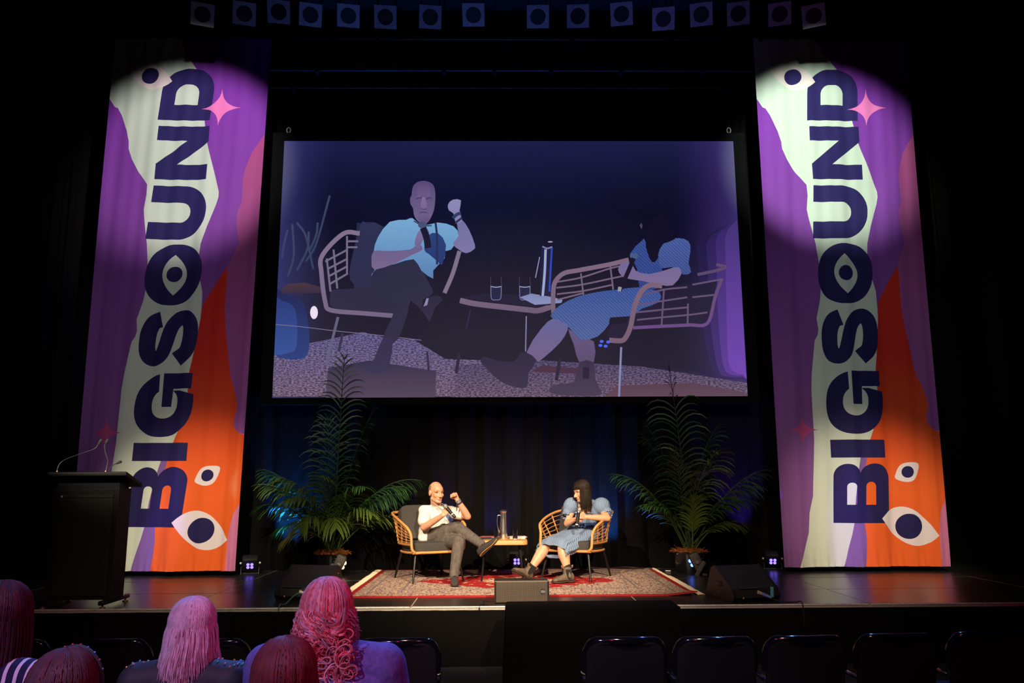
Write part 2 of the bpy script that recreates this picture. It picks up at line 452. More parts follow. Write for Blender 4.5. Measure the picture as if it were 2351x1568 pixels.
# letters, bottom to top
def letter_B():
    lo = rrect(598, 912, 768, 1237, 82, 'ab'); up = rrect(466, 914, 606, 1237, 68, 'ab')
    h1 = rrect(637, 1012, 690, 1137, 25, 'ab', 5); h2 = rrect(534, 1017, 582, 1137, 22, 'ab', 5)
    return [bp(lo, C4), bp(up, C4)], [bp(h1, C4), bp(h2, C4)]
def letter_G():
    out = ell(579, 579, 156, 172, 48, 2.25)
    return out
L = {}
L['B'] = letter_B()
L['I'] = ([bp([(447, 782), (741, 782), (747, 880), (452, 880)], C4)], [])
g_out = bp(ell(579, 579, 156, 172, 48, 2.3), C4); g_in = bp(ell(579, 573, 70, 78, 32, 2.2), C4)
g_slot = bp([(529, 380), (551, 380), (563, 588), (540, 520)], C4); g_cut = bp([(540, 380), (790, 380), (790, 530), (715, 517), (650, 500), (616, 500), (616, 588), (563, 588), (540, 520)], C4)
g_blk = bp([(551, 407), (710, 407), (714, 490), (614, 491), (616, 588), (563, 588)], C4)
_sp = thick([(494, 116), (462, 130), (441, 175), (437, 230), (443, 285), (464, 322), (496, 328), (522, 300), (536, 250), (547, 192), (562, 145), (592, 112), (628, 110), (655, 148), (663, 220), (651, 290), (606, 333)], lambda t: 90-14*math.sin(PI*t))
_h = len(_sp)//2; L['S'] = ([bp([_sp[i], _sp[i+1], _sp[-2-i], _sp[-1-i]], C4) for i in range(_h-1)], [])
L['O'] = ([bp(ell(590, 1391, 155, 170, 48, 2.25), C3)], [bp(leaf((582, 1280), (600, 1505), (660, 1392), (524, 1388)), C3)])
SH['dot'] = bp(ell(592, 1388, 43, 43, 28), C3)
L['U'] = ([bp(rrect(408, 897, 716, 1195, 140, 'bc', 14), C3)], [bp(rrect(395, 990, 626, 1100, 52, 'bc', 8), C3)])
L['N'] = ([bp([(385, 565), (665, 565), (672, 650), (515, 778), (685, 778), (690, 862), (406, 862), (400, 775), (552, 645), (388, 645)], C3)], [])
L['D'] = ([bp(rrect(374, 245, 660, 532, 128, 'ab', 14), C3)], [bp(rrect(450, 332, 577, 445, 52, 'ab', 8), C3)])
SH['eye_top'] = bp(leaf((165, 250), (420, 315), (296, 216), (296, 357)), C3); SH['pup_top'] = bp(ell(295, 285, 48, 44, 28), C3)
SH['star'] = bp(star((703, 358), (822, 462), (708, 562), (602, 467), (708, 464)), C3)
SH['star2'] = bp(star((291, 648), (380, 728), (292, 808), (218, 731), (293, 729)), C4)
SH['eye_s'] = bp(sm([(806, 995), (807, 962), (826, 922), (866, 906), (920, 911), (921, 950), (899, 1000), (858, 1013)], 4), C4); SH['pup_s'] = bp(ell(865, 958, 31, 32, 24), C4)
SH['eye_l'] = bp(leaf((722, 1212), (1027, 1305), (868, 1152), (884, 1356)), C4); SH['pup_l'] = bp(ell(875, 1255, 69, 69, 32), C4)

def make_banner(dx, seed, label):
    allp = list(SH.values())+[p for a, h in L.values() for p in a+h]+[g_out, g_in, g_slot, g_cut, g_blk]
    x0, x1, z0, z1 = _xl, _xr, _bot, _top
    cl = lambda p: [(min(max(a, x0-1), x1+1), min(max(b, z0-1), z1+1)) for a, b in p]
    nx, nz = 72, 180
    xa, xb = py(1800, 1300, BAN_Y).x, py(2180, 1300, BAN_Y).x
    frame = [(xa, z0), (xb, z0), (x1, z1), (x0, z1)]
    XL = lambda z: xa+(x0-xa)*(z-z0)/(z1-z0)
    XR = lambda z: xb+(x1-xb)*(z-z0)/(z1-z0)
    fr = [];
    for (ax, az), (bx, bz), n in ((frame[0], frame[1], nx), (frame[1], frame[2], nz), (frame[2], frame[3], nx), (frame[3], frame[0], nz)):
        fr += [(ax+(bx-ax)*k/n, az+(bz-az)*k/n) for k in range(n)]
    rnd = np.random.RandomState(seed)
    g = [(lambda q, z: (XL(z)+(XR(z)-XL(z))*q, z))((i+.1*rnd.rand())/nx, z0+(z1-z0)*(j+.1*rnd.rand())/nz) for i in range(1, nx) for j in range(1, nz)]
    g += [(xa+(xb-xa)*(i+.5)/140, z0+.04*k+.02) for i in range(140) for k in range(6)]
    V, T = cdt_mesh([fr]+allp, g, .035)
    cen = V[T].mean(1)
    keep = (cen[:, 0] > XL(cen[:, 1])) & (cen[:, 0] < XR(cen[:, 1])) & (cen[:, 1] > z0) & (cen[:, 1] < z1)
    T = T[keep]; cen = cen[keep]
    cls = np.zeros(len(T), int)                       # 0 purple
    def put(poly, c): cls[inside(poly, cen)] = c
    put(SH['rose'], 1); put(SH['mint'], 2); put(SH['violet'], 4); put(SH['orange'], 3)
    zr = (cen[:, 1]-z0)/(z1-z0); ur = (cen[:, 0]-x0)/(x1-x0)
    cls[(cls == 0) & (zr < .30) & (ur > .6)] = 5      # pink strip at the foot
    ink = np.zeros(len(T), bool)
    for a, h in L.values():
        t = np.zeros(len(T), bool)
        for p in a: t |= inside(p, cen)
        for p in h: t &= ~inside(p, cen)
        ink |= t
    G = inside(g_out, cen) & ~inside(g_in, cen) & ~inside(g_slot, cen) & ~inside(g_cut, cen)
    G |= inside(g_blk, cen)
    cls[ink | G] = 6
    put(SH['dot'], 6); put(SH['star2'], 8); put(SH['star'], 7)
    put(SH['eye_top'], 9); put(SH['pup_top'], 6); put(SH['eye_s'], 9); put(SH['pup_s'], 6); put(SH['eye_l'], 9); put(SH['pup_l'], 6)
    # printed colours
    S = lambda *a: np.array(srgb(*a))
    base = {0: (S(132, 54, 172), S(146, 92, 152)), 1: (S(178, 74, 128), S(150, 92, 170)), 2: (S(212, 226, 208), S(228, 232, 208)), 3: (S(218, 42, 26), S(255, 106, 38)),
            4: (S(112, 84, 190), S(140, 100, 160)), 5: (S(226, 130, 190), S(226, 130, 170)), 6: (S(42, 32, 96), S(36, 28, 82)), 7: (S(246, 128, 196), S(246, 128, 196)), 8: (S(196, 78, 132), S(196, 78, 132)), 9: (S(250, 232, 228), S(250, 232, 228))}
    zz = (V[:, 1]-z0)/(z1-z0); uu = (V[:, 0]-XL(V[:, 1]))/(XR(V[:, 1])-XL(V[:, 1]))
    # cloth: long soft folds, gathers at the hem
    u = uu; v = 1-zz
    fold = .030*np.sin(u*15+.8*np.sin(v*4+seed)+seed)*(.25+.9*v)+.013*np.sin(u*37+2.2*v+seed*2)*(.3+v)+.0055*np.sin(u*71+6*v+seed)
    fold += .004*np.sin(v*60+u*26)*np.exp(-((u-.5)/.5)**2)*.5
    edge = np.exp(-u/.06)+np.exp(-(1-u)/.06)
    fold += .022*edge*np.sin(u*120+seed)*np.clip((v-.35)/.65, 0, 1)
    fold += .012*np.exp(-(1-v)/.012)*np.sin(u*150)+.006*np.exp(-(1-v)/.03)*np.sin(u*83)
    fold += .01*np.exp(-v/.05)*np.sin(u*20+seed)
    X = V[:, 0]+dx
    P = np.stack([X, BAN_Y-fold, V[:, 1]], 1)
    used = np.unique(T); remap = -np.ones(len(V), int); remap[used] = np.arange(len(used))
    me = bpy.data.meshes.new('event_banner'); og = Vector(((x0+x1)/2+dx, BAN_Y, z0))
    me.from_pydata([Vector(p)-og for p in P[used]], [], remap[T].tolist())
    a = me.color_attributes.new('Col', 'FLOAT_COLOR', 'CORNER')
    top = np.array([base[c][0] for c in range(10)]); bot = np.array([base[c][1] for c in range(10)])
    vv = np.clip((v[T]-.12)/.83, 0, 1)[..., None]
    is_or = (cls == 3)[:, None, None]
    w = np.where(is_or, np.clip((v[T][..., None]-.62)/.25, 0, 1), vv)
    col = top[cls][:, None, :]*(1-w)+bot[cls][:, None, :]*w
    col4 = np.concatenate([col, np.ones(col.shape[:2]+(1,))], 2).reshape(-1)
    a.data.foreach_set('color', col4.astype(np.float32))
    me.polygons.foreach_set('use_smooth', [True]*len(me.polygons))
    me.materials.append(mat_attr('banner_cloth', .75, noise=.05, scale=300, spec=.25, sheen=.1))
    me.update()
    t = thing('event_banner', label, 'banner', og)
    c = bpy.data.objects.new('cloth', me); COL.objects.link(c); c.parent = t
    MB().tube([(x0+dx+.06, BAN_Y+.075, z0+.010), (x1+dx-.14, BAN_Y+.075, z0+.010)], .013, 8).build('hem_bar', M_blackmetal, t, origin=og)
    for k in range(5):
        xx = x0+dx+.15+k*(x1-x0-.3)/4
        MB().tube([(xx, BAN_Y-.005, z1-.03), (xx, BAN_Y-.012, z1+.02), (xx, BAN_Y+.05, z1+.065), (xx, BAN_Y+.09, z1+.02), (xx, BAN_Y+.05, z1-.03)], .005, 6).build('tie', M_blackmetal, t, origin=og)
    return t
make_banner(0, 1, 'tall mint, purple and orange lettered banner hanging right of the screen')
make_banner(-9.78, 4, 'tall mint, purple and orange lettered banner hanging left of the screen')
# ================================================================== PROJECTION SCREEN
SCR_Y = 11.55
def S5(x, y): return (640+x/2.904, 380+y/2.904)
def S6(x, y): return (1040+x/3.457, 480+y/3.457)
def sp(pts, C):
    out = []
    for q in pts:
        p = py(*C(*q), SCR_Y); out.append((p.x, p.z))
    return out
def SA(x, y): return (x, y)
_tl = py(650, 323, SCR_Y); _br = py(1712, 913, SCR_Y); _tr = py(1688, 325, SCR_Y); _bl = py(628, 910, SCR_Y)
sx0, sx1, sz0, sz1 = (_tl.x+_bl.x)/2, (_tr.x+_br.x)/2, (_br.z+_bl.z)/2, (_tl.z+_tr.z)/2
PIC = []       # (polygon, colour, colour at the bottom, grain)
def pic(pts, C, col, col2=None, grain=0, smooth=0):
    if smooth: pts = sm(pts, smooth)
    PIC.append((sp(pts, C), srgb(*col), srgb(*(col2 or col)), grain))
def picline(path, C, w, col, col2=None):
    PIC.append((sp(thick(path, w), C), srgb(*col), srgb(*(col2 or col)), 0))
# rug, floor, speaker in the picture, pinkish stage bounce painted in towards the foot
pic([(-40, 1190), (0, 1225), (330, 1160), (560, 1110), (720, 1150), (900, 1160), (1110, 1290), (1452, 1300), (1452, 1540), (-40, 1540)], S5, (84, 78, 126), (104, 84, 108), 1)
pic([(30, 1240), (700, 1200), (1500, 1250), (2400, 1390), (2400, 1490), (-10, 1510)], S6, (68, 60, 98), (98, 78, 102), 1)
pic([(700, 1240), (1100, 1270), (1000, 1310), (620, 1290)], S6, (70, 40, 66), (70, 40, 66))
pic([(1300, 1400), (1900, 1380), (2300, 1450), (2340, 1490), (1200, 1495)], S6, (84, 54, 74), (92, 66, 84))
pic([(330, 1350), (600, 1300), (1050, 1370), (1045, 1560), (310, 1560)], S5, (42, 37, 72), (80, 64, 86))
# potted plant and blue wash at the left
pic([(-60, 840), (60, 860), (170, 930), (205, 1180), (150, 1290), (-60, 1230)], S5, (20, 28, 78), (30, 54, 120), 0, 3)
pic([(-60, 880), (20, 900), (110, 960), (120, 1200), (60, 1250), (-60, 1230)], S5, (30, 48, 116), (44, 76, 146), 0, 3)
pic([(10, 830), (60, 790), (170, 780), (280, 810), (290, 850), (200, 850), (20, 850)], S5, (70, 46, 60), (52, 38, 62))
for q in ([(60, 740), (100, 600), (90, 390)], [(120, 700), (190, 560), (200, 440)], [(180, 640), (250, 520), (340, 200)], [(20, 620), (40, 500), (60, 430)], [(210, 560), (250, 460), (260, 380)], [(230, 690), (180, 470), (120, 380)]):
    picline(q, S5, 14, (58, 66, 96), (46, 60, 92))
pic(ell(235, 980, 26, 44, 14), S5, (236, 220, 240))
picline([(-20, 1060), (150, 1075), (400, 1105), (700, 1135), (950, 1165)], S5, 5, (110, 106, 140))
# purple glow painted in steps at the right edge of the picture
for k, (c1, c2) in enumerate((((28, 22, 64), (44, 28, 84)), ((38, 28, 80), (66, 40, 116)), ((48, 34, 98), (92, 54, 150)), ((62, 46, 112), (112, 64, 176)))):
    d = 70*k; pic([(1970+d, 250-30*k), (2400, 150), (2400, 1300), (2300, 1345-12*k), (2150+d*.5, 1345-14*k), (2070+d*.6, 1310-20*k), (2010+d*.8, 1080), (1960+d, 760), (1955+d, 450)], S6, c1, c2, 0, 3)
# man's chair
pic([(345, 830), (500, 820), (520, 380), (700, 405), (640, 700), (630, 830), (800, 900), (790, 990), (400, 975), (340, 930)], S5, (38, 40, 70), (40, 36, 66))
pic([(545, 390), (580, 378), (690, 405), (620, 600), (615, 820), (500, 790), (470, 720), (500, 560)], S5, (46, 48, 82), (40, 40, 74), 0, 2)
for q in ([(320, 620), (345, 840)], [(365, 560), (390, 820)], [(455, 470), (455, 720)], [(310, 640), (460, 560)], [(325, 690), (460, 620)], [(330, 740), (460, 670)], [(340, 790), (460, 720)], [(460, 505), (530, 505)], [(460, 545), (525, 545)]):
    picline(q, S5, 13, (112, 104, 130))
picline([(540, 452), (430, 455), (290, 600), (285, 720), (310, 910), (350, 965), (560, 985), (770, 1002)], S5, 30, (128, 112, 140), (112, 98, 128))
picline([(1205, 570), (1160, 720), (1105, 850)], S5, 28, (124, 108, 136))
picline([(395, 1010), (315, 1330)], S5, 18, (92, 92, 122)); picline([(425, 1120), (400, 1240)], S5, 18, (46, 42, 72)); picline([(990, 1240), (1000, 1370)], S5, 14, (40, 36, 66))
# man: legs, shirt, arms, head
pic([(640, 690), (780, 650), (880, 628), (930, 650), (1000, 780), (1030, 850), (985, 880), (960, 900), (950, 960), (880, 900), (860, 980), (800, 1150), (720, 1200), (700, 1130), (790, 920), (700, 880), (630, 850), (612, 770)], S5, (40, 40, 68), (38, 36, 66), 0, 2)
pic([(700, 1140), (760, 1150), (740, 1320), (690, 1380), (590, 1370), (640, 1280)], S5, (44, 40, 74), (48, 42, 78), 0, 2)
pic([(940, 980), (1000, 880), (1070, 870), (1090, 900), (1040, 950), (1005, 1040), (960, 970)], S5, (36, 34, 60), (40, 38, 66), 0, 2)
pic([(965, 940), (985, 885), (1000, 885), (990, 930)], S5, (140, 130, 172))
pic([(740, 375), (850, 362), (890, 350), (960, 400), (1060, 380), (1165, 405), (1200, 470), (1150, 560), (1110, 570), (1105, 620), (1030, 700), (1030, 755), (950, 700), (900, 625), (780, 655), (650, 690), (612, 740), (640, 690), (632, 580), (660, 480)], S5, (118, 168, 208), (84, 124, 178), 0, 2)
pic([(990, 470), (1060, 450), (1115, 530), (1090, 660), (1060, 640), (1000, 590), (970, 560)], S5, (40, 62, 120), (34, 52, 108), 0, 2)
picline([(1045, 380), (1055, 480), (1055, 660)], S5, 14, (34, 44, 84)); picline([(900, 370), (960, 400), (1020, 400)], S5, 9, (52, 70, 110))
pic([(632, 570), (720, 570), (880, 560), (930, 520), (960, 560), (880, 600), (780, 650), (640, 695), (618, 640)], S5, (104, 92, 136), (118, 100, 140), 0, 2)
pic([(905, 520), (930, 440), (975, 415), (1003, 440), (1000, 480), (960, 500), (930, 555)], S5, (122, 112, 156), (110, 98, 144), 0, 2)
pic([(1160, 520), (1200, 470), (1185, 370), (1220, 360), (1270, 430), (1308, 530), (1300, 560), (1250, 585), (1200, 560)], S5, (112, 110, 156), (124, 116, 164), 0, 2)
pic([(1128, 260), (1160, 228), (1215, 232), (1205, 300), (1222, 370), (1180, 385), (1165, 320), (1135, 300)], S5, (140, 136, 182), (128, 124, 172), 0, 2)
picline([(1160, 350), (1190, 325), (1215, 318)], S5, 22, (46, 60, 92)); picline([(1180, 380), (1222, 348)], S5, 14, (40, 46, 80))
pic([(885, 200), (895, 140), (930, 108), (985, 104), (1030, 130), (1044, 190), (1038, 280), (1018, 340), (985, 385), (940, 380), (905, 340), (895, 285), (878, 255), (876, 215)], S5, (88, 70, 116), (112, 98, 140), 0, 3)
pic([(930, 140), (985, 120), (1010, 150), (1005, 205), (960, 200), (925, 210)], S5, (94, 75, 119), (108, 92, 134), 0, 3)
for q in ([(915, 222), (945, 215), (960, 226)], [(985, 225), (1005, 215), (1022, 222)], [(938, 314), (962, 311), (990, 314)], [(950, 288), (968, 291), (986, 288)]):
    picline(q, S5, 5, (62, 48, 82))
pic([(925, 340), (965, 332), (1005, 340), (990, 378), (945, 376)], S5, (104, 90, 132), (96, 82, 124), 0, 3)
pic([(955, 215), (975, 215), (990, 275), (970, 290), (945, 278)], S5, (128, 112, 150), (116, 98, 140), 0, 2)
pic(ell(958, 396, 30, 24, 16), S5, (70, 80, 116)); picline([(962, 415), (985, 480), (995, 550)], S5, 44, (22, 22, 46))
# table, glasses, jug
picline([(55, 725), (180, 752), (420, 780), (600, 800), (680, 805), (790, 770)], S6, 44, (118, 96, 122), (104, 86, 116))
pic([(60, 705), (250, 670), (800, 690), (780, 760), (660, 775), (560, 765), (300, 735)], S6, (26, 22, 54))
picline([(582, 850), (576, 1130)], S6, 10, (120, 120, 158)); picline([(140, 800), (105, 950)], S6, 12, (36, 32, 72)); picline([(50, 1150), (25, 1300)], S6, 26, (34, 28, 58)); picline([(850, 1180), (820, 1360)], S6, 26, (32, 26, 54))
for cx in (342, 570):
    pic([(cx-44, 612), (cx+44, 612), (cx+38, 715), (cx-38, 720)], S6, (30, 30, 68)); picline([(cx-44, 614), (cx, 620), (cx+44, 614)], S6, 7, (150, 160, 196))
    picline([(cx-42, 615), (cx-36, 710), (cx, 720), (cx+36, 708), (cx+42, 615)], S6, 6, (110, 116, 160)); picline([(cx-42, 540), (cx-44, 612)], S6, 3, (70, 74, 118)); picline([(cx+40, 540), (cx+44, 612)], S6, 3, (70, 74, 118))
pic([(530, 700), (620, 670), (800, 700), (870, 722), (860, 745), (650, 760), (600, 735)], S6, (120, 130, 178), (136, 142, 186))
pic([(700, 300), (785, 300), (770, 690), (690, 690)], S6, (26, 24, 60)); picline([(735, 320), (728, 500), (712, 690)], S6, 20, (150, 164, 206)); picline([(785, 305), (765, 655)], S6, 14, (36, 72, 190)); picline([(688, 380), (655, 545)], S6, 8, (130, 140, 190))
picline([(710, 296), (745, 312), (788, 300)], S6, 12, (120, 124, 164)); pic(ell(772, 260, 20, 6, 12), S6, (150, 156, 190))
# woman's chair
for q in ([(815, 580), (1010, 545), (1250, 470), (1400, 440)], [(820, 625), (1020, 600), (1260, 550), (1400, 520)], [(825, 675), (1030, 650), (1270, 600)], [(830, 720), (1040, 665)], [(1015, 510), (1035, 680)], [(1248, 450), (1272, 640)]):
    picline(q, S6, 13, (112, 92, 118))
picline([(1395, 402), (1240, 440), (1000, 485), (880, 510), (810, 580), (795, 680), (800, 830), (830, 880)], S6, 36, (126, 102, 124), (112, 92, 120))
pic([(1380, 900), (1460, 650), (2100, 560), (2020, 900), (1460, 950), (1300, 1030), (1230, 1010), (1250, 920)], S6, (28, 20, 52), (30, 22, 54))
# woman: legs, boots, dress, arm
pic([(585, 1135), (700, 950), (800, 865), (900, 900), (910, 960), (850, 1060), (720, 1180), (660, 1205)], S6, (96, 96, 148), (112, 92, 132), 0, 2)
pic([(915, 950), (1010, 1020), (1118, 1050), (1118, 1215), (1005, 1222), (960, 1080)], S6, (96, 84, 128), (86, 70, 106), 0, 2)
pic([(575, 1135), (665, 1200), (600, 1300), (590, 1410), (500, 1415), (380, 1370), (260, 1260), (215, 1200), (250, 1172), (340, 1200), (480, 1210), (530, 1150)], S6, (36, 30, 62), (50, 40, 70), 0, 2)
pic([(1005, 1215), (1115, 1215), (1130, 1350), (1170, 1430), (1160, 1480), (900, 1480), (775, 1460), (765, 1420), (830, 1390), (960, 1370)], S6, (46, 38, 68), (66, 54, 82), 0, 2)
picline([(1030, 1300), (1080, 1300)], S6, 90, (28, 22, 50))
pic([(775, 845), (840, 770), (1000, 690), (1200, 650), (1310, 640), (1480, 620), (1640, 660), (1630, 740), (1500, 790), (1400, 850), (1250, 860), (1240, 910), (1150, 1010), (1020, 1035), (930, 950), (880, 900), (810, 872)], S6, (56, 82, 152), (76, 98, 156), 2, 2)
pic([(1405, 355), (1500, 250), (1520, 240), (1560, 330), (1650, 420), (1660, 600), (1560, 640), (1480, 620), (1460, 470)], S6, (54, 78, 148), (46, 66, 132), 2, 2)
pic([(1630, 400), (1640, 320), (1700, 250), (1790, 230), (1870, 255), (1885, 330), (1870, 430), (1890, 500), (1830, 520), (1740, 460), (1660, 470)], S6, (72, 92, 158), (64, 80, 142), 2, 2)
pic([(1530, 240), (1600, 60), (1700, 60), (1760, 240), (1640, 280), (1620, 400), (1580, 420), (1545, 350)], S6, (17, 15, 40), (15, 13, 36), 0, 2)
pic([(1480, 130), (1495, 110), (1505, 130), (1498, 160)], S6, (80, 66, 96))
pic([(1310, 480), (1345, 425), (1420, 430), (1450, 490), (1560, 515), (1700, 480), (1780, 460), (1815, 510), (1745, 605), (1640, 600), (1500, 570), (1400, 555), (1340, 530)], S6, (112, 102, 150), (122, 104, 144), 0, 2)
pic(ell(1437, 372, 34, 24, 16), S6, (70, 88, 130)); picline([(1435, 390), (1380, 520), (1320, 650)], S6, 34, (18, 16, 40)); pic([(1312, 615), (1340, 620), (1332, 655), (1306, 650)], S6, (150, 146, 170))
for q in ([(1490, 690), (1670, 640), (1860, 620)], [(1460, 760), (1660, 730), (1860, 700)], [(1450, 820), (1650, 800), (1860, 780)], [(1460, 880), (1650, 860), (1870, 840), (2020, 820)], [(1900, 600), (2120, 560)], [(1900, 700), (2080, 680)], [(1675, 630), (1655, 930)], [(1865, 750), (1862, 920)]):
    picline(q, S6, 14, (96, 78, 112))
picline([(1660, 610), (1560, 605), (1490, 660), (1440, 780), (1410, 930), (1370, 1020), (1330, 1045), (1240, 1040)], S6, 40, (122, 96, 118), (116, 90, 112))
picline([(1430, 942), (1660, 930), (1870, 920), (2020, 905), (2080, 700), (2135, 550)], S6, 26, (96, 72, 108), (104, 70, 128)); picline([(1940, 520), (2100, 485), (2165, 460), (2090, 440)], S6, 24, (90, 70, 104))
picline([(1335, 1095), (1318, 1490)], S6, 16, (128, 132, 172))
for a, b in ((1180, 1050), (1232, 1055), (1170, 1082), (1212, 1088)): pic(ell(a, b, 16, 12, 10), S6, (70, 96, 240))
# compose
_fr = []
_fx, _fz = 48, 28
for (ax, az), (bx, bz), n in (((sx0, sz0), (sx1, sz0), _fx), ((sx1, sz0), (sx1, sz1), _fz), ((sx1, sz1), (sx0, sz1), _fx), ((sx0, sz1), (sx0, sz0), _fz)):
    _fr += [(ax+(bx-ax)*k/n, az+(bz-az)*k/n) for k in range(n)]
_g = [(sx0+(sx1-sx0)*(i+.03*(j % 3))/_fx, sz0+(sz1-sz0)*j/_fz) for i in range(1, _fx) for j in range(1, _fz)]
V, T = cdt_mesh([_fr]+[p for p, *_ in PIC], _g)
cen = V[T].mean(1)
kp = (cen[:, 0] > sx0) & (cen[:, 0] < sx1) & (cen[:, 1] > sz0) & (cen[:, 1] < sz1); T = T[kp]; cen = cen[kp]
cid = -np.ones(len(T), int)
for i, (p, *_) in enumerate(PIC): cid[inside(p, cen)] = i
P = V[T]; u = (P[..., 0]-sx0)/(sx1-sx0); v = (sz1-P[..., 1])/(sz1-sz0)
bgA = np.array(srgb(8, 12, 38)); bgB = np.array(srgb(20, 16, 42))
bg = bgA*(1-v[..., None])+bgB*v[..., None]
# darkened room in the picture, spill glow painted in at left, top and right
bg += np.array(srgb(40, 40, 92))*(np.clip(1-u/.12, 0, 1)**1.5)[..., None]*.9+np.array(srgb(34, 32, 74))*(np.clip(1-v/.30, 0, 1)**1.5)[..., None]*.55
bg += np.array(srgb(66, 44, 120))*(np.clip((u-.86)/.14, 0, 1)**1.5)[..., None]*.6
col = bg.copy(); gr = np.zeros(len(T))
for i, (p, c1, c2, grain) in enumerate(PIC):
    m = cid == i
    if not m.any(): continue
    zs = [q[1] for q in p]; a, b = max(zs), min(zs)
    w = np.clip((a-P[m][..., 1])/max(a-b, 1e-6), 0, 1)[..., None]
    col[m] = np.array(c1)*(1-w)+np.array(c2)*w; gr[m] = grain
me = bpy.data.meshes.new('surface')
og = Vector(((sx0+sx1)/2, SCR_Y, sz0))
used = np.unique(T); rm = -np.ones(len(V), int); rm[used] = np.arange(len(used))
me.from_pydata([Vector((V[k][0], SCR_Y, V[k][1]))-og for k in used], [], rm[T].tolist())
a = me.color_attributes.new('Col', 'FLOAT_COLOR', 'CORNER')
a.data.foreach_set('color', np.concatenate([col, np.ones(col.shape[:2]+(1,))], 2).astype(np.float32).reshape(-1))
ms = bpy.data.materials.new('projected_picture'); ms.use_nodes = True; mg = bpy.data.materials.new('projected_picture_rug'); mg.use_nodes = True
mw = bpy.data.materials.new('projected_picture_check'); mw.use_nodes = True
for m, k in ((ms, 0), (mg, 1), (mw, 2)):
    n = m.node_tree.nodes; l = m.node_tree.links; p = n['Principled BSDF']
    p.inputs['Base Color'].default_value = (.09, .09, .095, 1); p.inputs['Roughness'].default_value = .85; p.inputs['Specular IOR Level'].default_value = .1
    at = n.new('ShaderNodeVertexColor'); at.layer_name = 'Col'; tc = n.new('ShaderNodeTexCoord')
    no = n.new('ShaderNodeTexNoise'); no.inputs['Scale'].default_value = (160, 1, 90)[k]; no.inputs['Detail'].default_value = 2
    mp = n.new('ShaderNodeMapping'); mp.inputs['Scale'].default_value = ((1, 1, 1), (26, 1, 70), (1, 1, 1))[k]
    l.new(tc.outputs['Object'], mp.inputs[0]); l.new(mp.outputs[0], no.inputs[0])
    fac = no.outputs['Fac']
    mr = n.new('ShaderNodeMapRange')
    lo, hi, a0, a1 = ((.3, .7, .93, 1.07), (.42, .58, .40, 1.65), (.3, .7, .9, 1.1))[k]
    if k == 2:
        w1 = n.new('ShaderNodeTexWave'); w1.bands_direction = 'DIAGONAL'; w1.inputs['Scale'].default_value = 12; w1.inputs['Distortion'].default_value = 2; w1.inputs['Detail Scale'].default_value = 1
        l.new(tc.outputs['Object'], w1.inputs[0]); fac = w1.outputs['Fac']; lo, hi, a0, a1 = (.2, .8, .72, 1.18)
    for q, val in zip((1, 2, 3, 4), (lo, hi, a0, a1)): mr.inputs[q].default_value = val
    l.new(fac, mr.inputs[0])
    mx = n.new('ShaderNodeVectorMath'); mx.operation = 'SCALE'
    l.new(at.outputs['Color'], mx.inputs[0]); l.new(mr.outputs[0], mx.inputs['Scale'])
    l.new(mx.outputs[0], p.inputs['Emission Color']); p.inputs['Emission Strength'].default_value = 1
    me.materials.append(m)
me.polygons.foreach_set('material_index', gr.astype(int))
me.update()
scr = thing('projection_screen', 'large hanging projection screen showing the two seated speakers', 'screen', og)
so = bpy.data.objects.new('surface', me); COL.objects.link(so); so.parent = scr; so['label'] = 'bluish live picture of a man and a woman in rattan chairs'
fw = .09
for nm, c, s in (('frame_rail', ((sx0+sx1)/2, SCR_Y+.03, sz0-.05), (sx1-sx0+.36, .07, .10)), ('frame_rail', ((sx0+sx1)/2, SCR_Y+.03, sz1+.07), (sx1-sx0+.36, .07, .14)),
                 ('frame_stile', (sx0-.09, SCR_Y+.03, (sz0+sz1)/2), (.18, .07, sz1-sz0)), ('frame_stile', (sx1+.09, SCR_Y+.03, (sz0+sz1)/2), (.18, .07, sz1-sz0)), ('backing', ((sx0+sx1)/2, SCR_Y+.05, (sz0+sz1)/2), (sx1-sx0+.1, .03, sz1-sz0+.05))):
    MB().box(c, s, bev=.008).build(nm, mat('screen_border', (.004, .004, .004), .9, spec=.1), scr, smooth=False, origin=og)
for xx in (sx0+.05, sx1-.05):
    MB().tube([(xx, SCR_Y+.03, sz1+.13), (xx, SCR_Y+.03, sz1+.3), (xx, SCR_Y+.12, z2-.03)], .006, 6).build('hanging_chain', M_blackmetal, scr, origin=og)
    MB().tube([(xx+.03*math.cos(t), SCR_Y+.03, sz1+.19+.045*math.sin(t)) for t in [k*PI/5 for k in range(10)]], .008, 6, closed=True).build('shackle', M_alu, scr, origin=og)
# ================================================================== STAGE THINGS
M_rattan = mat('rattan_wrap', srgb(214, 150, 84), .5, scale=30, var=.16, stretch=(1, 1, 6), bump=.15)
M_cush = mat('charcoal_cushion', srgb(66, 62, 58), .95, scale=260, var=.22, bump=.25)
M_leg = mat('dark_leg', (.018, .016, .014), .28, .4, scale=50)
M_speaker = mat('speaker_paint', (.012, .011, .011), .42, scale=90, bump=.1)
M_chrome = mat('polished_steel', (.80, .79, .77), .27, 1, var=.05)
M_screw = mat('screw_metal', (.5, .48, .45), .35, .9)

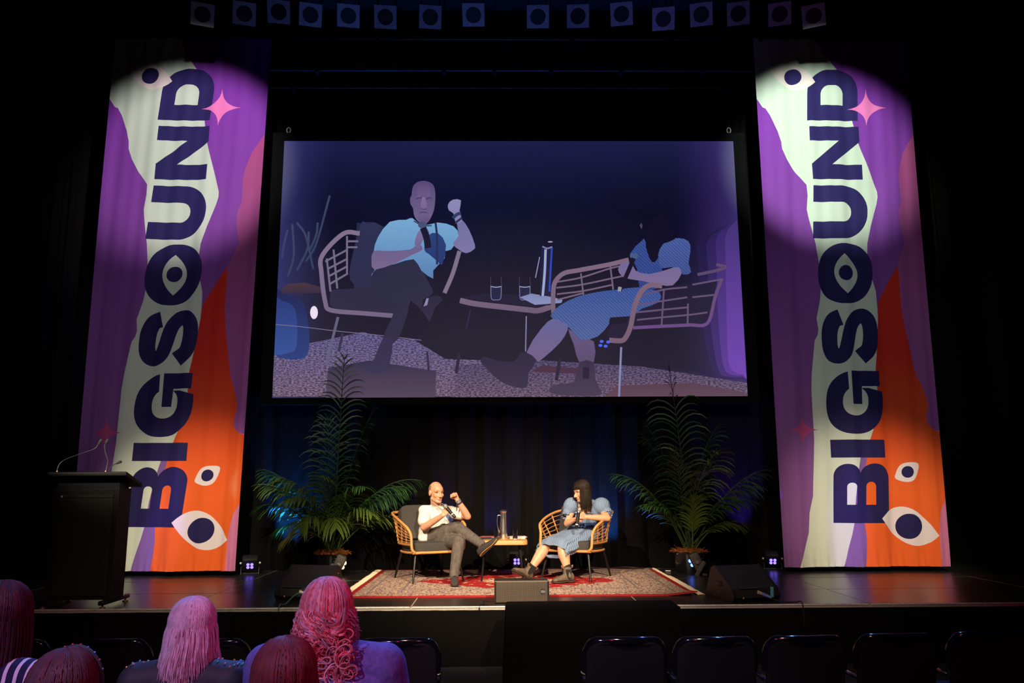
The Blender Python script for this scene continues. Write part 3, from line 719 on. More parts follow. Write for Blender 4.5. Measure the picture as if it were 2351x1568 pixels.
# ---- rug with red binding and woven border
RUG_C = Vector((.21, 10.42, SZ+.002)); RA, RB = 1.93, 1.36
mr_ = bpy.data.materials.new('woven_rug'); mr_.use_nodes = True
n = mr_.node_tree.nodes; l = mr_.node_tree.links; p = n['Principled BSDF']; p.inputs['Roughness'].default_value = .95; p.inputs['Specular IOR Level'].default_value = .1
tc = n.new('ShaderNodeTexCoord'); sep = n.new('ShaderNodeSeparateXYZ'); l.new(tc.outputs['Object'], sep.inputs[0])
def mnode(op, a, b=None, c=None):
    q = n.new('ShaderNodeMath'); q.operation = op
    for i, x in enumerate((a, b, c)):
        if x is None: continue
        if isinstance(x, (int, float)): q.inputs[i].default_value = x
        else: l.new(x, q.inputs[i])
    return q.outputs[0]
ax = mnode('ABSOLUTE', sep.outputs[0]); ay = mnode('ABSOLUTE', sep.outputs[1])
ed = mnode('MINIMUM', mnode('SUBTRACT', RA, ax), mnode('SUBTRACT', RB, ay))
no1 = n.new('ShaderNodeTexNoise'); no1.inputs['Scale'].default_value = 7; no1.inputs['Detail'].default_value = 4; l.new(tc.outputs['Object'], no1.inputs[0])
nz = mnode('MULTIPLY', mnode('SUBTRACT', no1.outputs['Fac'], .5), .55)
mp = n.new('ShaderNodeMapping'); mp.inputs['Scale'].default_value = (1, 1.0, 1); l.new(tc.outputs['Object'], mp.inputs[0])
vo = n.new('ShaderNodeTexVoronoi'); vo.inputs['Scale'].default_value = 62; l.new(mp.outputs[0], vo.inputs[0])
hs = n.new('ShaderNodeSeparateColor'); l.new(vo.outputs['Color'], hs.inputs[0])
def ramp(fac, stops, const=True):
    r = n.new('ShaderNodeValToRGB'); r.color_ramp.interpolation = 'CONSTANT' if const else 'LINEAR'
    e = r.color_ramp.elements
    while len(e) < len(stops): e.new(.5)
    for q, (pos, c) in zip(e, stops): q.position = pos; q.color = (*srgb(*c), 1)
    l.new(fac, r.inputs[0]); return r.outputs[0]
mos = ramp(hs.outputs[0], [(0, (196, 168, 148)), (.26, (72, 68, 88)), (.40, (188, 150, 136)), (.56, (152, 84, 82)), (.66, (208, 186, 160)), (.84, (92, 88, 104)), (.93, (186, 150, 96))])
mos2 = ramp(hs.outputs[1], [(0, (214, 190, 160)), (.35, (60, 54, 74)), (.5, (206, 160, 110)), (.7, (176, 48, 46)), (.8, (222, 204, 178))])
def mix(fac, a, b):
    q = n.new('ShaderNodeMix'); q.data_type = 'RGBA'; l.new(fac, q.inputs[0]); l.new(a, q.inputs[6]); l.new(b, q.inputs[7]); return q.outputs[2]
red = ramp(no1.outputs['Fac'], [(0, (160, 36, 38)), (1, (178, 46, 46))], False)
grey = ramp(no1.outputs['Fac'], [(0, (116, 108, 112)), (1, (130, 122, 120))], False)
field = mnode('LESS_THAN', mnode('ADD', mnode('ADD', mnode('MULTIPLY', ax, 1/1.42), mnode('MULTIPLY', ay, 1/1.02)), nz), .92)
med = mnode('LESS_THAN', mnode('ADD', mnode('ADD', mnode('MULTIPLY', ax, 1/.62), mnode('MULTIPLY', ay, 1/.5)), nz), .9)
spots_ = mnode('GREATER_THAN', no1.outputs['Fac'], .60)
c0 = mix(field, mos, red); c0 = mix(mnode('MULTIPLY', spots_, field), c0, mos2); c0 = mix(med, c0, mos2)
for d0, w in ((.20, .016), (.56, .02), (.62, .008)):
    c0 = mix(mnode('LESS_THAN', mnode('ABSOLUTE', mnode('SUBTRACT', ed, d0)), w/2*1.2), c0, grey)
c0 = mix(mnode('LESS_THAN', ed, .062), c0, red)
l.new(c0, p.inputs['Base Color'])
rug = thing('persian_rug', 'red and cream patterned rug with fringed ends under the two chairs', 'rug', RUG_C)
b = MB(); NX, NY = 60, 36; vs = []; fs = []
for k in (0, 1):
    for j in range(NY+1):
        for i in range(NX+1):
            x = -RA+2*RA*i/NX; y = -RB+2*RB*j/NY
            z = .010*k+.004*(1+math.sin(x*9+y*2))*k*.3
            curl = max(0, (x-1.6)/.33)*max(0, (-y-1.0)/.36); z += .035*curl
            xx = x+.02*math.sin(y*3+1)*(abs(x)/RA); yy = y+.012*math.sin(x*2.6)*(abs(y)/RB)
            if x < 0: xx += -.06*(y/RB)*(-x/RA)*-1*.0
            vs.append((xx, yy, z))
q = (NX+1)*(NY+1)
for j in range(NY):
    for i in range(NX):
        a = j*(NX+1)+i
        fs.append([q+a, q+a+1, q+a+NX+2, q+a+NX+1]); fs.append([a, a+NX+1, a+NX+2, a+1])
for i in range(NX):
    fs.append([i, i+1, q+i+1, q+i]); a = NY*(NX+1)+i; fs.append([a+1, a, q+a, q+a+1])
for j in range(NY):
    a = j*(NX+1); fs.append([a+NX+1, a, q+a, q+a+NX+1]); a += NX; fs.append([a, a+NX+1, q+a+NX+1, q+a])
b.add(vs, fs); b.build('pile', mr_, rug)
M_fringe = mat('cream_fringe', srgb(232, 214, 180), .9, scale=90)
rnd = random.Random(8)
for sx in (-1, 1):
    b = MB()
    for k in range(230):
        y = -RB+2*RB*(k+.5)/230+rnd.uniform(-.004, .004); L_ = .10*(1-.35*rnd.random())*(1 if sx < 0 else (.9 if k < 150 else .55))
        x = sx*(RA+.02*math.sin(y*3+1)*sx*.0)
        d = rnd.uniform(-.3, .3)
        b.tube([(x, y, .008), (x+sx*L_*.5, y+d*.03, .010+.004*rnd.random()), (x+sx*L_, y+d*.08, .006)], [.0075, .008, .003], 4)
    o = b.build('fringe', M_fringe, rug); tag(o, kind='stuff')

# ---- rattan tub chairs
def cushion(mb, c, size, M=None, puff=.35, n=16):
    """soft rounded box"""
    rings = []; sx, sy, sz = [s/2 for s in size]
    for j in range(-8, 9):
        t = j/8*PI/2; zz = math.copysign(abs(math.sin(t))**(.55), t)*sz; sc = abs(math.cos(t))**.28 if abs(j) < 8 else .80
        if abs(j) == 8: zz = math.copysign(sz, t)
        ring = []
        for k in range(48):
            a = 2*PI*k/48; ca, sa = math.cos(a), math.sin(a)
            x = math.copysign(abs(ca)**.30, ca)*sx*(.9+.1*sc); y = math.copysign(abs(sa)**.30, sa)*sy*(.9+.1*sc)
            v = Vector((x*min(1, .86+.14*sc), y*min(1, .86+.14*sc), zz))
            ring.append(v)
        rings.append(ring)
    rings = [[(M @ v if M else v)+Vector(c) for v in r] for r in rings]
    # domed caps
    mb.loft(rings)
    return mb
def make_chair(label):
    t = thing('rattan_armchair', label, 'armchair')
    wb, wt, fy, by = .335, .40, -.33, .34
    # one continuous hoop: front rail, posts, arms, back rail
    def hoop(s):
        return [(s*.28, fy+.01, .365), (s*(wb-.03), fy, .372), (s*(wb+.012), fy-.01, .42), (s*(wt-.045), fy+.015, .58), (s*(wt-.015), fy+.055, .66), (s*(wt+.005), fy+.13, .70), (s*(wt+.02), .02, .765), (s*(wt+.0), by-.02, .822), (s*(wt-.09), by+.09, .838)]
    pth = spline([Vector(q) for q in hoop(-1)]+[Vector((0, by+.115, .842))]+[Vector(q) for q in hoop(1)[::-1]], 6, True)
    MB().tube(pth, .0175, 10, closed=True).build('hoop_frame', M_rattan, t)
    seat = [(-wb-.005, fy+.03, .46), (-wb-.012, 0, .455), (-wb+.01, by-.07, .452), (-wb+.1, by+.03, .452), (0, by+.05, .452), (wb-.1, by+.03, .452), (wb-.01, by-.07, .452), (wb+.012, 0, .455), (wb+.005, fy+.03, .46)]
    seatp = spline(seat, 5)
    MB().tube(seatp, .0135, 8).build('seat_rail', M_rattan, t)
    low = [(-.28, fy+.01, .365), (-wb+.02, 0, .352), (-wb+.05, by-.06, .35), (-.18, by+.0, .35), (.18, by, .35), (wb-.05, by-.06, .35), (wb-.02, 0, .352), (.28, fy+.01, .365)]
    MB().tube(spline(low, 5), .014, 8).build('base_rail', M_rattan, t)
    # wall of the tub: map s in 0..1 round from left arm front to right arm front
    top = [Vector(q) for q in pth]
    i0 = min(range(len(top)), key=lambda i: (top[i]-Vector((-wt+.015, fy+.055, .66))).length); i1 = min(range(len(top)), key=lambda i: (top[i]-Vector((wt-.015, fy+.055, .66))).length)
    tp = top[i0:i1+1]
    def at(P, s):
        f = s*(len(P)-1); i = min(int(f), len(P)-2); return P[i].lerp(P[i+1], f-i)
    def wall(s, h): return at(seatp, s).lerp(at(tp, s), h)
    ups = [.07, .15, .25, .36, .45, .55, .64, .75, .85, .93]
    for s in ups:
        MB().tube([wall(s, 0), wall(s, .5), wall(s, 1)], .0095, 6).build('upright', M_rattan, t)
    for k in range(6):
        h = (k+.7)/6.6; b = MB()
        b.tube([wall(i/60, h+.007*math.sin(i*1.1+k*2)) for i in range(61)], .0055, 5)
        for s in ups: b.sphere(wall(s, h), .0135, 6, 5)
        b.build('weave_strand', M_rattan, t)
    for sx in (-1, 1):
        for (yy, y2, sp_) in ((fy+.06, fy-.03, .06), (by-.07, by+.06, .05)):
            b = MB(); x0 = .275*sx
            b.tube([(x0, yy, .362), (x0+sp_*sx, y2, .0)], [.020, .0125], 10); b.build('leg', M_leg, t)
    b = MB(); cushion(b, (0, -.02, .425), (.60, .62, .125)); o = b.build('seat_cushion', M_cush, t)
    MB().tube([(math.copysign(abs(math.cos(a))**.3, math.cos(a))*.288, -.02+math.copysign(abs(math.sin(a))**.3, math.sin(a))*.298, .468) for a in [2*PI*k/64 for k in range(64)]], .004, 5, closed=True).build('piping', M_cush, o)
    M = Matrix.Rotation(R_(72), 3, 'X'); b = MB(); cushion(b, (-.02, .27, .70), (.58, .46, .16), M); b.build('back_cushion', M_cush, t)
    return t
ch1 = make_chair('rattan tub armchair with charcoal cushions that the man sits in')
ch1.location = (-.945, 10.60, SZ+.012); ch1.rotation_euler = (0, 0, R_(25))
ch2 = dup(ch1, (.955, 10.66, SZ+.012), R_(-27), 'rattan tub armchair with charcoal cushions that the woman sits in')

# ---- side table and the things on it
TH = .50
TC = Vector((.0, 10.72, SZ+.012)); tbl = thing('side_table', 'low side table with rattan edge and dark legs between the armchairs', 'table', TC)
b = MB(); b.prism(rrect(-.305, -.42, .305, .42, .07), .012, Matrix.Translation((0, 0, TH-.012))); b.build('table_top', mat('smoked_glass_top', (.02, .018, .016), .12, spec=.7), tbl, smooth=False)
b = MB(); rr0 = rrect(-.312, -.427, .312, .427, .075, n=6); rr1 = rrect(-.318, -.433, .318, .433, .08, n=6)
b.loft([[(x, y, TH-.055) for x, y in rr0], [(x, y, TH-.05) for x, y in rr1], [(x, y, TH-.006) for x, y in rr1], [(x, y, TH+.002) for x, y in rr0]])
for i, (x, y) in enumerate(rr1): pass
b.build('rattan_edge', M_rattan, tbl, smooth=True)
b = MB()
for k in range(140):
    s = k/140*len(rr1); i = int(s); f = s-i; x = rr1[i][0]*(1-f)+rr1[(i+1) % len(rr1)][0]*f; y = rr1[i][1]*(1-f)+rr1[(i+1) % len(rr1)][1]*f
for sx in (-1, 1):
    for sy in (-1, 1):
        MB().tube([(.22*sx, .30*sy, TH-.055), (.262*sx, .34*sy, 0)], [.019, .012], 10).build('leg', M_leg, tbl)
TZ = SZ+.012+TH
jug = thing('water_jug', 'tall slim polished steel water jug on the side table', 'jug', (.015, 10.62, TZ)); b = MB()
b.lathe([(.050, 0), (.052, .004), (.047, .10), (.042, .24), (.041, .325), (.043, .332)], (0, 0, 0), 28); b.build('body', M_chrome, jug)
b = MB(); b.lathe([(.043, .334), (.052, .343), (.054, .352), (.045, .366), (.02, .374), (.002, .376)], (0, 0, 0), 28); b.build('lid', M_chrome, jug)
b = MB(); b.tube(spline([(-.040, .01, .30), (-.075, .01, .29), (-.080, .01, .18), (-.045, .01, .07)], 6), .006, 8); b.build('handle', M_chrome, jug)
M_glass = mat_glass('clear_glass'); M_water = mat_glass('water', (.97, .99, 1), 0, 1.33)
def tumbler(x, y, label, lvl):
    g = thing('tumbler', label, 'glass', (x, y, TZ), group='water glasses on the side table')
    b = MB(); b.lathe([(.030, 0), (.031, .003), (.034, .135), (.0325, .135), (.0295, .016), (.002, .014)], (0, 0, 0), 24); b.build('glass_wall', M_glass, g)
    b = MB(); b.lathe([(.0285, .018), (.0285+.0028*lvl/.12, lvl)], (0, 0, 0), 24); b.build('water', M_water, g)
tumbler(-.075, 10.50, 'water glass standing left of the steel jug', .07)
tumbler(.165, 10.45, 'water glass standing on the papers right of the jug', .085)
bk = thing('book', 'thick white book lying flat at the front of the side table', 'book', (.195, 10.68, TZ))
MB().box((0, 0, .013), (.20, .19, .022), bev=.002).build('pages', mat('page_white', srgb(236, 228, 214), .8), bk, smooth=False)
MB().box((.005, 0, .026), (.22, .20, .004), (0, 0, .06)).build('cover', mat('book_cover', srgb(240, 232, 222), .5), bk, smooth=False)
o = MB().box((.17, 10.85, TZ+.003), (.30, .21, .004), (0, 0, -.2)).build('paper_sheet', mat('paper', srgb(235, 230, 222), .7), smooth=False, origin=(.17, 10.85, TZ))
o.location = (.17, 10.85, TZ); tag(o, 'white paper sheet lying behind the book on the side table', 'paper')
o = MB().box((0, 0, .008), (.16, .22, .014), (0, 0, .3), bev=.002).build('notebook', mat('notebook_cover', (.03, .05, .06), .35), smooth=False); o.location = (-.2, 10.62, TZ)
tag(o, 'dark notebook on the left end of the side table', 'notebook')
o = MB().box((0, 0, .006), (.2, .28, .010), (0, 0, .1), bev=.001).build('magazine', mat('magazine_cover', srgb(196, 110, 110), .4), smooth=False); o.location = (-.18, 10.95, TZ)
tag(o, 'pinkish magazine at the back of the side table', 'magazine')

# ---- palms in black pots
def frond(mb, cols, base, az, el, L_, droop, nl, lw, ll, rnd, tint, twist=0, splay=.9, n0=.32):
    d = Vector((math.cos(az)*math.cos(el), math.sin(az)*math.cos(el), math.sin(el)));
    d.y *= .12 if d.y > 0 else .75; p_ = Vector(base); N = 22; pts = [p_.copy()]
    for i in range(N):
        d = d.normalized(); p_ = p_+d*(L_/N); pts.append(p_.copy())
        d.z -= droop*(.3+1.6*(i/N))/N
    rr = [.011*(1-.8*i/N)+.002 for i in range(N+1)]
    v0 = len(mb.v); mb.tube(pts, rr, 5); cols += [tuple(c*.8+.01 for c in tint)]*(len(mb.v)-v0)
    for k in range(nl):
        s = n0+(1-n0)*(k+.5)/nl; f = s*N; i = min(int(f), N-1); c = pts[i].lerp(pts[i+1], f-i); t = (pts[i+1]-pts[i]).normalized()
        side = t.cross(Vector((0, 0, 1)));
        if side.length < .1: side = Vector((1, 0, 0))
        side.normalize(); nrm = side.cross(t)
        env = math.sin(PI*min(1, .18+.82*(s-n0)/(1-n0)*.98))**.6
        for sd in (-1, 1):
            l_ = ll*1.15*env*rnd.uniform(.8, 1.12); dr = (side*sd*splay*rnd.uniform(.7, 1.1)+t*(.75+.6*s)+nrm*rnd.uniform(-.15, .25)).normalized()
            q = c.copy(); M_ = 5; A = []; B = []
            for m in range(M_+1):
                u_ = m/M_; w_ = lw*(math.sin(PI*(.12+.86*u_))**.8)*(1 if m < M_ else 0)+.0006
                wv = dr.cross(nrm).normalized()
                A.append(q+wv*w_); B.append(q-wv*w_)
                dr = (dr+Vector((0, 0, -1))*(.14+.42*u_)*(l_/.4)).normalized(); q = q+dr*(l_/M_)
            o = len(mb.v); mb.v += A+B; n_ = M_+1
            for m in range(M_): mb.f.append([o+m, o+m+1, o+n_+m+1, o+n_+m]); mb.m.append(0)
            br = rnd.uniform(.7, 1.25); cc = tuple(x*br for x in tint)
            cols += [tuple(x*(1+.5*(m/M_)**4) for x in cc) for m in range(M_+1)]*2
M_palm = mat_attr('palm_leaf', .42, noise=.1, scale=60, spec=.5)
def palm(loc, label, specs, seed):
    t = thing('potted_palm', label, 'potted plant', loc); rnd = random.Random(seed)
    b = MB(); b.lathe([(.17, 0), (.175, .01), (.222, .265), (.228, .268), (.228, .285), (.214, .285), (.205, .24), (.01, .24)], (0, 0, 0), 32); b.build('pot', mat('glossy_black_pot', (.012, .012, .013), .18, spec=.6), t)
    b = MB()
    for k in range(520):
        a = rnd.uniform(0, 2*PI); r = .215*math.sqrt(rnd.random()); h = .285+.06*(1-(r/.22)**2)*rnd.uniform(.5, 1)
        c = Vector((r*math.cos(a), r*math.sin(a), h-.02)); dirv = Vector((rnd.uniform(-1, 1), rnd.uniform(-1, 1), rnd.uniform(-.1, .5))).normalized()*rnd.uniform(.04, .09)
        b.tube([c, c+dirv*.5+Vector((0, 0, .012)), c+dirv], .0028, 3, cap=False)
    b.lathe([(.005, .33), (.12, .31), (.19, .292), (.21, .27), (.19, .26), (.005, .26)], (0, 0, 0), 24)
    o = b.build('coir_mulch', mat('coir_fibre', srgb(176, 104, 48), .95, scale=50, var=.4), t); tag(o, kind='stuff')
    for (az, el, L_, droop, ll, g) in specs:
        b = MB(); cols = []
        tint = {0: srgb(52, 92, 34), 1: srgb(92, 118, 40), 2: srgb(36, 70, 32), 3: srgb(120, 120, 56)}[g]
        a2 = rnd.uniform(0, 2*PI); base = (.06*math.cos(a2), .06*math.sin(a2), .28)
        frond(b, cols, base, R_(az), R_(el), L_, droop, 21, .0100, ll, rnd, tint)
        b.build('frond', M_palm, t, cols=cols)
    return t
# az: 0 = towards the right of the picture, 270 = towards the audience
palm((-2.34, 11.36, SZ), 'potted palm with a long frond reaching over the screen, left of the man',
     [(80, 84, 2.75, .70, .42, 2), (40, 76, 2.1, .9, .42, 2), (100, 80, 1.9, 1.0, .40, 2), (178, 66, 1.55, 1.25, .40, 0), (200, 64, 1.45, 1.5, .40, 1), (160, 55, 1.35, 1.6, .40, 0), (230, 66, 1.5, 1.7, .42, 1), (270, 68, 1.45, 1.9, .42, 1), (300, 64, 1.45, 1.9, .40, 0),
      (330, 60, 1.45, 1.7, .42, 2), (350, 62, 1.6, 1.7, .42, 0), (10, 62, 1.7, 1.6, .42, 2), (20, 50, 1.25, 1.7, .36, 1), (255, 60, 1.05, 2.6, .42, 1), (285, 62, 1.0, 2.7, .42, 1), (190, 55, 1.0, 2.0, .36, 0), (240, 70, 1.2, 2.4, .40, 1), (310, 66, 1.1, 2.4, .38, 1), (210, 50, .9, 2.2, .34, 3)], 3)
palm((2.58, 11.32, SZ), 'potted palm with open arching stems standing right of the woman',
     [(105, 78, 2.6, .75, .46, 2), (150, 74, 1.8, 1.1, .40, 2), (172, 66, 1.55, 1.5, .38, 0), (60, 70, 1.85, 1.3, .42, 2), (20, 60, 1.65, 1.2, .38, 0), (350, 62, 1.45, 1.5, .40, 0), (330, 58, 1.3, 1.6, .36, 0), (295, 72, 1.6, 1.5, .44, 1), (250, 74, 1.55, 1.4, .38, 2),
      (215, 62, 1.1, 1.7, .32, 0), (5, 48, 1.05, 1.5, .30, 1), (270, 78, .8, 1.6, .26, 1), (340, 55, .85, 1.8, .28, 1), (135, 76, 1.9, 1.3, .38, 2), (200, 70, .95, 1.7, .28, 0)], 7)

# ---- LED floor lamps
M_led_v = mat_emit('led_violet', (.20, .13, 1.0), 3.2); M_led_w = mat_emit('led_warm', (1, .62, .3), 3); M_led_b = mat_emit('led_blue', (.10, .2, 1), 5)
M_lamp = mat('lamp_housing', (.016, .016, .016), .45, scale=70); M_lampg = mat('lamp_housing_grey', srgb(84, 78, 72), .55, scale=70)
def floor_lamp(loc, rz, label, led, house, tilt=30, k=1.0):
    t = thing('led_floor_lamp', label, 'stage light', loc, rz, 'LED lamps on the stage floor')
    M = Matrix.Rotation(R_(tilt), 3, 'X'); c = Vector((0, 0, .155*k))
    def P(v): return M @ (Vector(v)*k)+c
    b = MB(); b.box(c, (.21*k, .11*k, .20*k), M, bev=.018*k); b.build('housing', house, t)
    b = MB(); b.box(P((0, -.057, 0)), (.19*k, .006*k, .18*k), M, bev=.002); b.build('front_bezel', M_blackmetal, t)
    for i in (-1, 1):
        for j in (-1, 1):
            b = MB(); b.sphere(P((.026*i, -.062, .026*j)), (.021*k, .021*k, .021*k), 12, 8); b.build('led_lens', led, t)
    for s in (-1, 1):
        b = MB(); b.box((s*.118*k, .035*k, .075*k), (.012*k, .045*k, .19*k), (R_(-32), 0, 0), bev=.003); b.build('yoke_arm', house, t)
        b = MB(); b.lathe([(.022*k, -.01), (.022*k, .012)], (s*.128*k, 0, .15*k), 12, M=Matrix.Rotation(R_(90), 3, 'Y')); b.build('knob', M_screw, t)
    MB().box((0, .085*k, .008), (.25*k, .05*k, .014), bev=.003).build('foot', house, t)
    for j in range(5): MB().box(P((0, .056+.004, -.07+.035*j)), (.17*k, .012*k, .008*k), M).build('heat_fin', house, t)
    return t
floor_lamp((-3.50, 11.47, SZ), R_(14), 'small violet LED lamp beside the foot of the left banner', M_led_v, M_lamp, 38)
floor_lamp((.205, 11.72, SZ), 0, 'small violet LED lamp behind the side table', M_led_v, M_lamp, 24)
floor_lamp((3.83, 11.62, SZ), R_(-12), 'small violet LED lamp beside the foot of the right banner', M_led_v, M_lamp, 38)
floor_lamp((-2.20, 11.10, SZ), R_(100), 'grey LED lamp with warm lenses leaning at the left palm pot', M_led_w, M_lampg, 25, 1.15)
floor_lamp((2.62, 11.12, SZ), R_(-96), 'grey LED lamp with blue lenses leaning at the right palm pot', M_led_b, M_lampg, 25, 1.15)
# added spots, most without a fixture, colouring the curtain and palm fronds
def beam(loc, target, p, c, s=50, bl=.9): spot('unseen_spot', loc, target, p, c, s, bl, .03)
beam((-3.10, 11.72, SZ+.12), (-3.02, 12.05, 2.0), 620, (.01, .20, 1), 62)
beam((-3.05, 11.2, SZ+.25), (-3.0, 12.05, 1.7), 260, (.01, .22, 1), 44)
beam((-.62, 11.75, SZ+.06), (-.78, 12.05, 1.1), 170, (.16, .05, 1), 60)
beam((.0, 11.72, SZ+.15), (-.1, 12.05, 2.2), 150, (.08, .10, 1), 60)
beam((.9, 11.7, SZ+.15), (.85, 12.05, 2.4), 170, (.03, .12, 1), 60)
beam((1.42, 11.7, SZ+.10), (1.5, 12.05, 1.4), 420, (.01, .20, 1), 60)
beam((3.55, 11.70, SZ+.2), (3.45, 12.05, 2.2), 300, (.12, .04, 1), 50)
beam((2.40, 11.10, SZ+.22), (1.3, 12.0, 2.0), 120, (.05, .12, 1), 50)
beam((-3.62, 11.3, SZ+.3), (-5.2, 12.3, 4.0), 170, (.03, .12, 1), 60)
beam((4.1, 11.0, SZ+.9), (3.1, 11.4, 1.9), 45, (.30, .05, 1), 50)
beam((-4.3, 10.7, SZ+.9), (-3.1, 11.3, 2.0), 60, (.02, .42, 1), 40)
beam((-1.2, 11.1, SZ+.2), (-1.9, 11.35, 2.7), 40, (.02, .12, 1), 44)

# ---- monitors and speakers
def wedge(loc, rz, label, k=1.0):
    t = thing('stage_monitor', label, 'speaker', loc, rz, 'black wedge monitors at the stage edge')
    w = .62*k
    prof = [(-.27, 0), (.22, 0), (.30, .08), (.17, .37), (.09, .40), (-.28, .16), (-.32, .07)]   # y,z : back faces the audience
    M = Matrix(((0, 0, 1, -w/2), (1, 0, 0, 0), (0, 1, 0, 0), (0, 0, 0, 1)))
    b = MB(); b.prism([(y*k, z*k) for y, z in prof], w, M); b.build('cabinet', M_speaker, t, smooth=False)
    # grille on the slope that faces upstage, side cheeks, back panel, handle bar
    g0, g1 = Vector((0, .30*k, .08*k)), Vector((0, .17*k, .37*k)); d = g1-g0
    b = MB(); b.box((g0+g1)/2+Vector((0, .006, .003)), (w*.94, .012, d.length*.94), (math.atan2(-d.y, d.z)*-1*-1, 0, 0)); b.build('grille', M_black, t, smooth=False)
    for s in (-1, 1):
        b = MB(); b.prism([(y*k*1.03, z*k*1.02) for y, z in prof], .014, Matrix.Translation((s*(w/2+.002)-.007, 0, 0)) @ Matrix(((0, 0, 1, 0), (1, 0, 0, 0), (0, 1, 0, 0), (0, 0, 0, 1)))); b.build('side_cheek', M_speaker, t, smooth=False)
        for q in ((-.2, .05), (.1, .06), (-.1, .2), (.12, .3), (.0, .1), (.2, .12)):
            MB().sphere((s*(w/2+.011), q[0]*k, q[1]*k), .006, 6, 5).build('screw', M_screw, t)
        b = MB(); b.box((s*(w/2+.012), 0, .2*k), (.006, .13, .05), bev=.004); b.build('side_handle', M_blackmetal, t)
    b = MB(); b.box((0, -.295*k, .11*k), (w*.8, .03, .11*k), (R_(-12), 0, 0)); b.build('rear_panel', M_black, t, smooth=False)
    b = MB(); b.tube([(-w*.36, -.285*k, .165*k), (-w*.36, -.315*k, .172*k), (.03, -.315*k, .172*k), (.03, -.285*k, .165*k)], .006, 6); b.build('rear_handle', mat('dull_chrome', (.3, .29, .28), .3, .9), t)
    MB().sphere((-w*.30, -.318*k, .06*k), (.012, .006, .010), 8, 6).build('indicator', mat('amber_tab', srgb(255, 180, 20), .4), t)
    b = MB(); b.box((w*.34, -.316*k, .115*k), (.035, .006, .12*k), (R_(-12), R_(12), 0)); b.build('cyan_tape', mat('cyan_tape', srgb(96, 176, 190), .6), t)
    b = MB(); b.tube([(w*.12, -.30*k, .10*k), (w*.16, -.335*k, .085*k), (w*.24, -.40*k, .06*k)], [.018, .018, .012], 8); b.build('plug', mat('blue_plug', srgb(90, 110, 190), .4), t)
    b = MB(); b.tube([(w*.02, -.31*k, .12*k), (w*.12, -.30*k, .10*k)], [.02, .018], 8); b.build('plug_collar', mat('cream_plug', srgb(214, 190, 160), .4), t)
    return t
wedge((-2.10, 9.08, SZ), R_(-14), 'black wedge monitor at the left stage edge, partly behind the red-haired head', .86)
wedge((2.55, 8.78, SZ), R_(16), 'black wedge monitor at the right stage edge beside the rug', .86)
# box speaker lying in the middle
fs_ = thing('box_speaker', 'low black speaker with metal mesh front at the centre stage edge', 'speaker', (.20, 8.60, SZ), R_(1))
b = MB(); b.box((0, .12, .114), (.565, .28, .222), bev=.012); b.build('cabinet', M_speaker, fs_)
mg_ = bpy.data.materials.new('perforated_grille'); mg_.use_nodes = True; n = mg_.node_tree.nodes; l = mg_.node_tree.links; p = n['Principled BSDF']
tc = n.new('ShaderNodeTexCoord'); mp = n.new('ShaderNodeMapping'); mp.inputs['Scale'].default_value = (125, 1, 125); mp.inputs['Rotation'].default_value = (0, R_(45), 0); l.new(tc.outputs['Object'], mp.inputs[0])
ck = n.new('ShaderNodeTexChecker'); ck.inputs['Scale'].default_value = 1; ck.inputs[1].default_value = (*srgb(100, 88, 74), 1); ck.inputs[2].default_value = (*srgb(38, 32, 27), 1)
l.new(mp.outputs[0], ck.inputs[0]); l.new(ck.outputs[0], p.inputs['Base Color']); p.inputs['Roughness'].default_value = .45
b = MB(); b.box((0, -.024, .116), (.535, .014, .204), bev=.004); b.build('grille', mg_, fs_, smooth=False)
b = MB(); b.box((0, -.022, .223), (.56, .02, .008)); b.build('top_edge', mat('grey_edge', srgb(130, 116, 100), .4), fs_, smooth=False)
for s in (-1, 1): MB().box((s*.276, -.024, .114), (.016, .02, .218), bev=.003).build('side_edge', M_speaker, fs_, smooth=False)
b = MB(); b.box((.218, -.033, .118), (.052, .004, .03)); b.box((.218, -.032, .118), (.034, .003, .056)); b.build('badge_border', M_black, fs_, smooth=False)
b = MB(); b.box((.206, -.036, .118), (.018, .004, .024)); b.box((.222, -.036, .118), (.010, .004, .034)); b.box((.236, -.036, .118), (.016, .004, .020)); b.build('badge', mat('badge_silver', (.6, .6, .62), .3, .8), fs_, smooth=False)
o = MB().tube(spline([(-.13, 8.62, SZ+.02), (-.20, 8.56, SZ+.03), (-.19, 8.47, SZ+.012), (-.23, 8.42, SZ+.01), (-.235, 8.385, SZ-.05), (-.23, 8.37, SZ-.3)], 5), .008, 6).build('speaker_cable', M_black)
tag(o, 'black cable looping from the centre speaker over the stage edge', 'cable')
M_cab = mat('cable_grey', (.10, .16, .18), .4)
def cable(name, pts, r, m, label): tag(MB().tube(spline(pts, 6), r, 6).build(name, m), label, 'cable')
cable('monitor_cable', [(-2.02, 8.74, SZ+.06), (-2.14, 8.68, SZ+.10), (-2.22, 8.52, SZ+.02), (-2.25, 8.395, SZ+.012), (-2.25, 8.36, SZ-.25)], .007, M_cab, 'grey cable running from the left wedge monitor off the stage edge')
cable('monitor_cable', [(2.76, 8.52, SZ+.04), (2.90, 8.50, SZ+.01), (3.02, 8.50, SZ+.008), (3.04, 8.38, SZ+.012), (3.04, 8.36, SZ-.2)], .006, M_black, 'black cable running from the right wedge monitor off the stage edge')
cable('floor_cable', [(.95, 11.80, SZ+.012), (1.2, 11.86, SZ+.02), (1.5, 11.80, SZ+.012), (1.75, 11.88, SZ+.02), (2.0, 11.82, SZ+.012), (2.25, 11.7, SZ+.012)], .011, M_black, 'tangled black cable on the floor between the rug and the right palm')
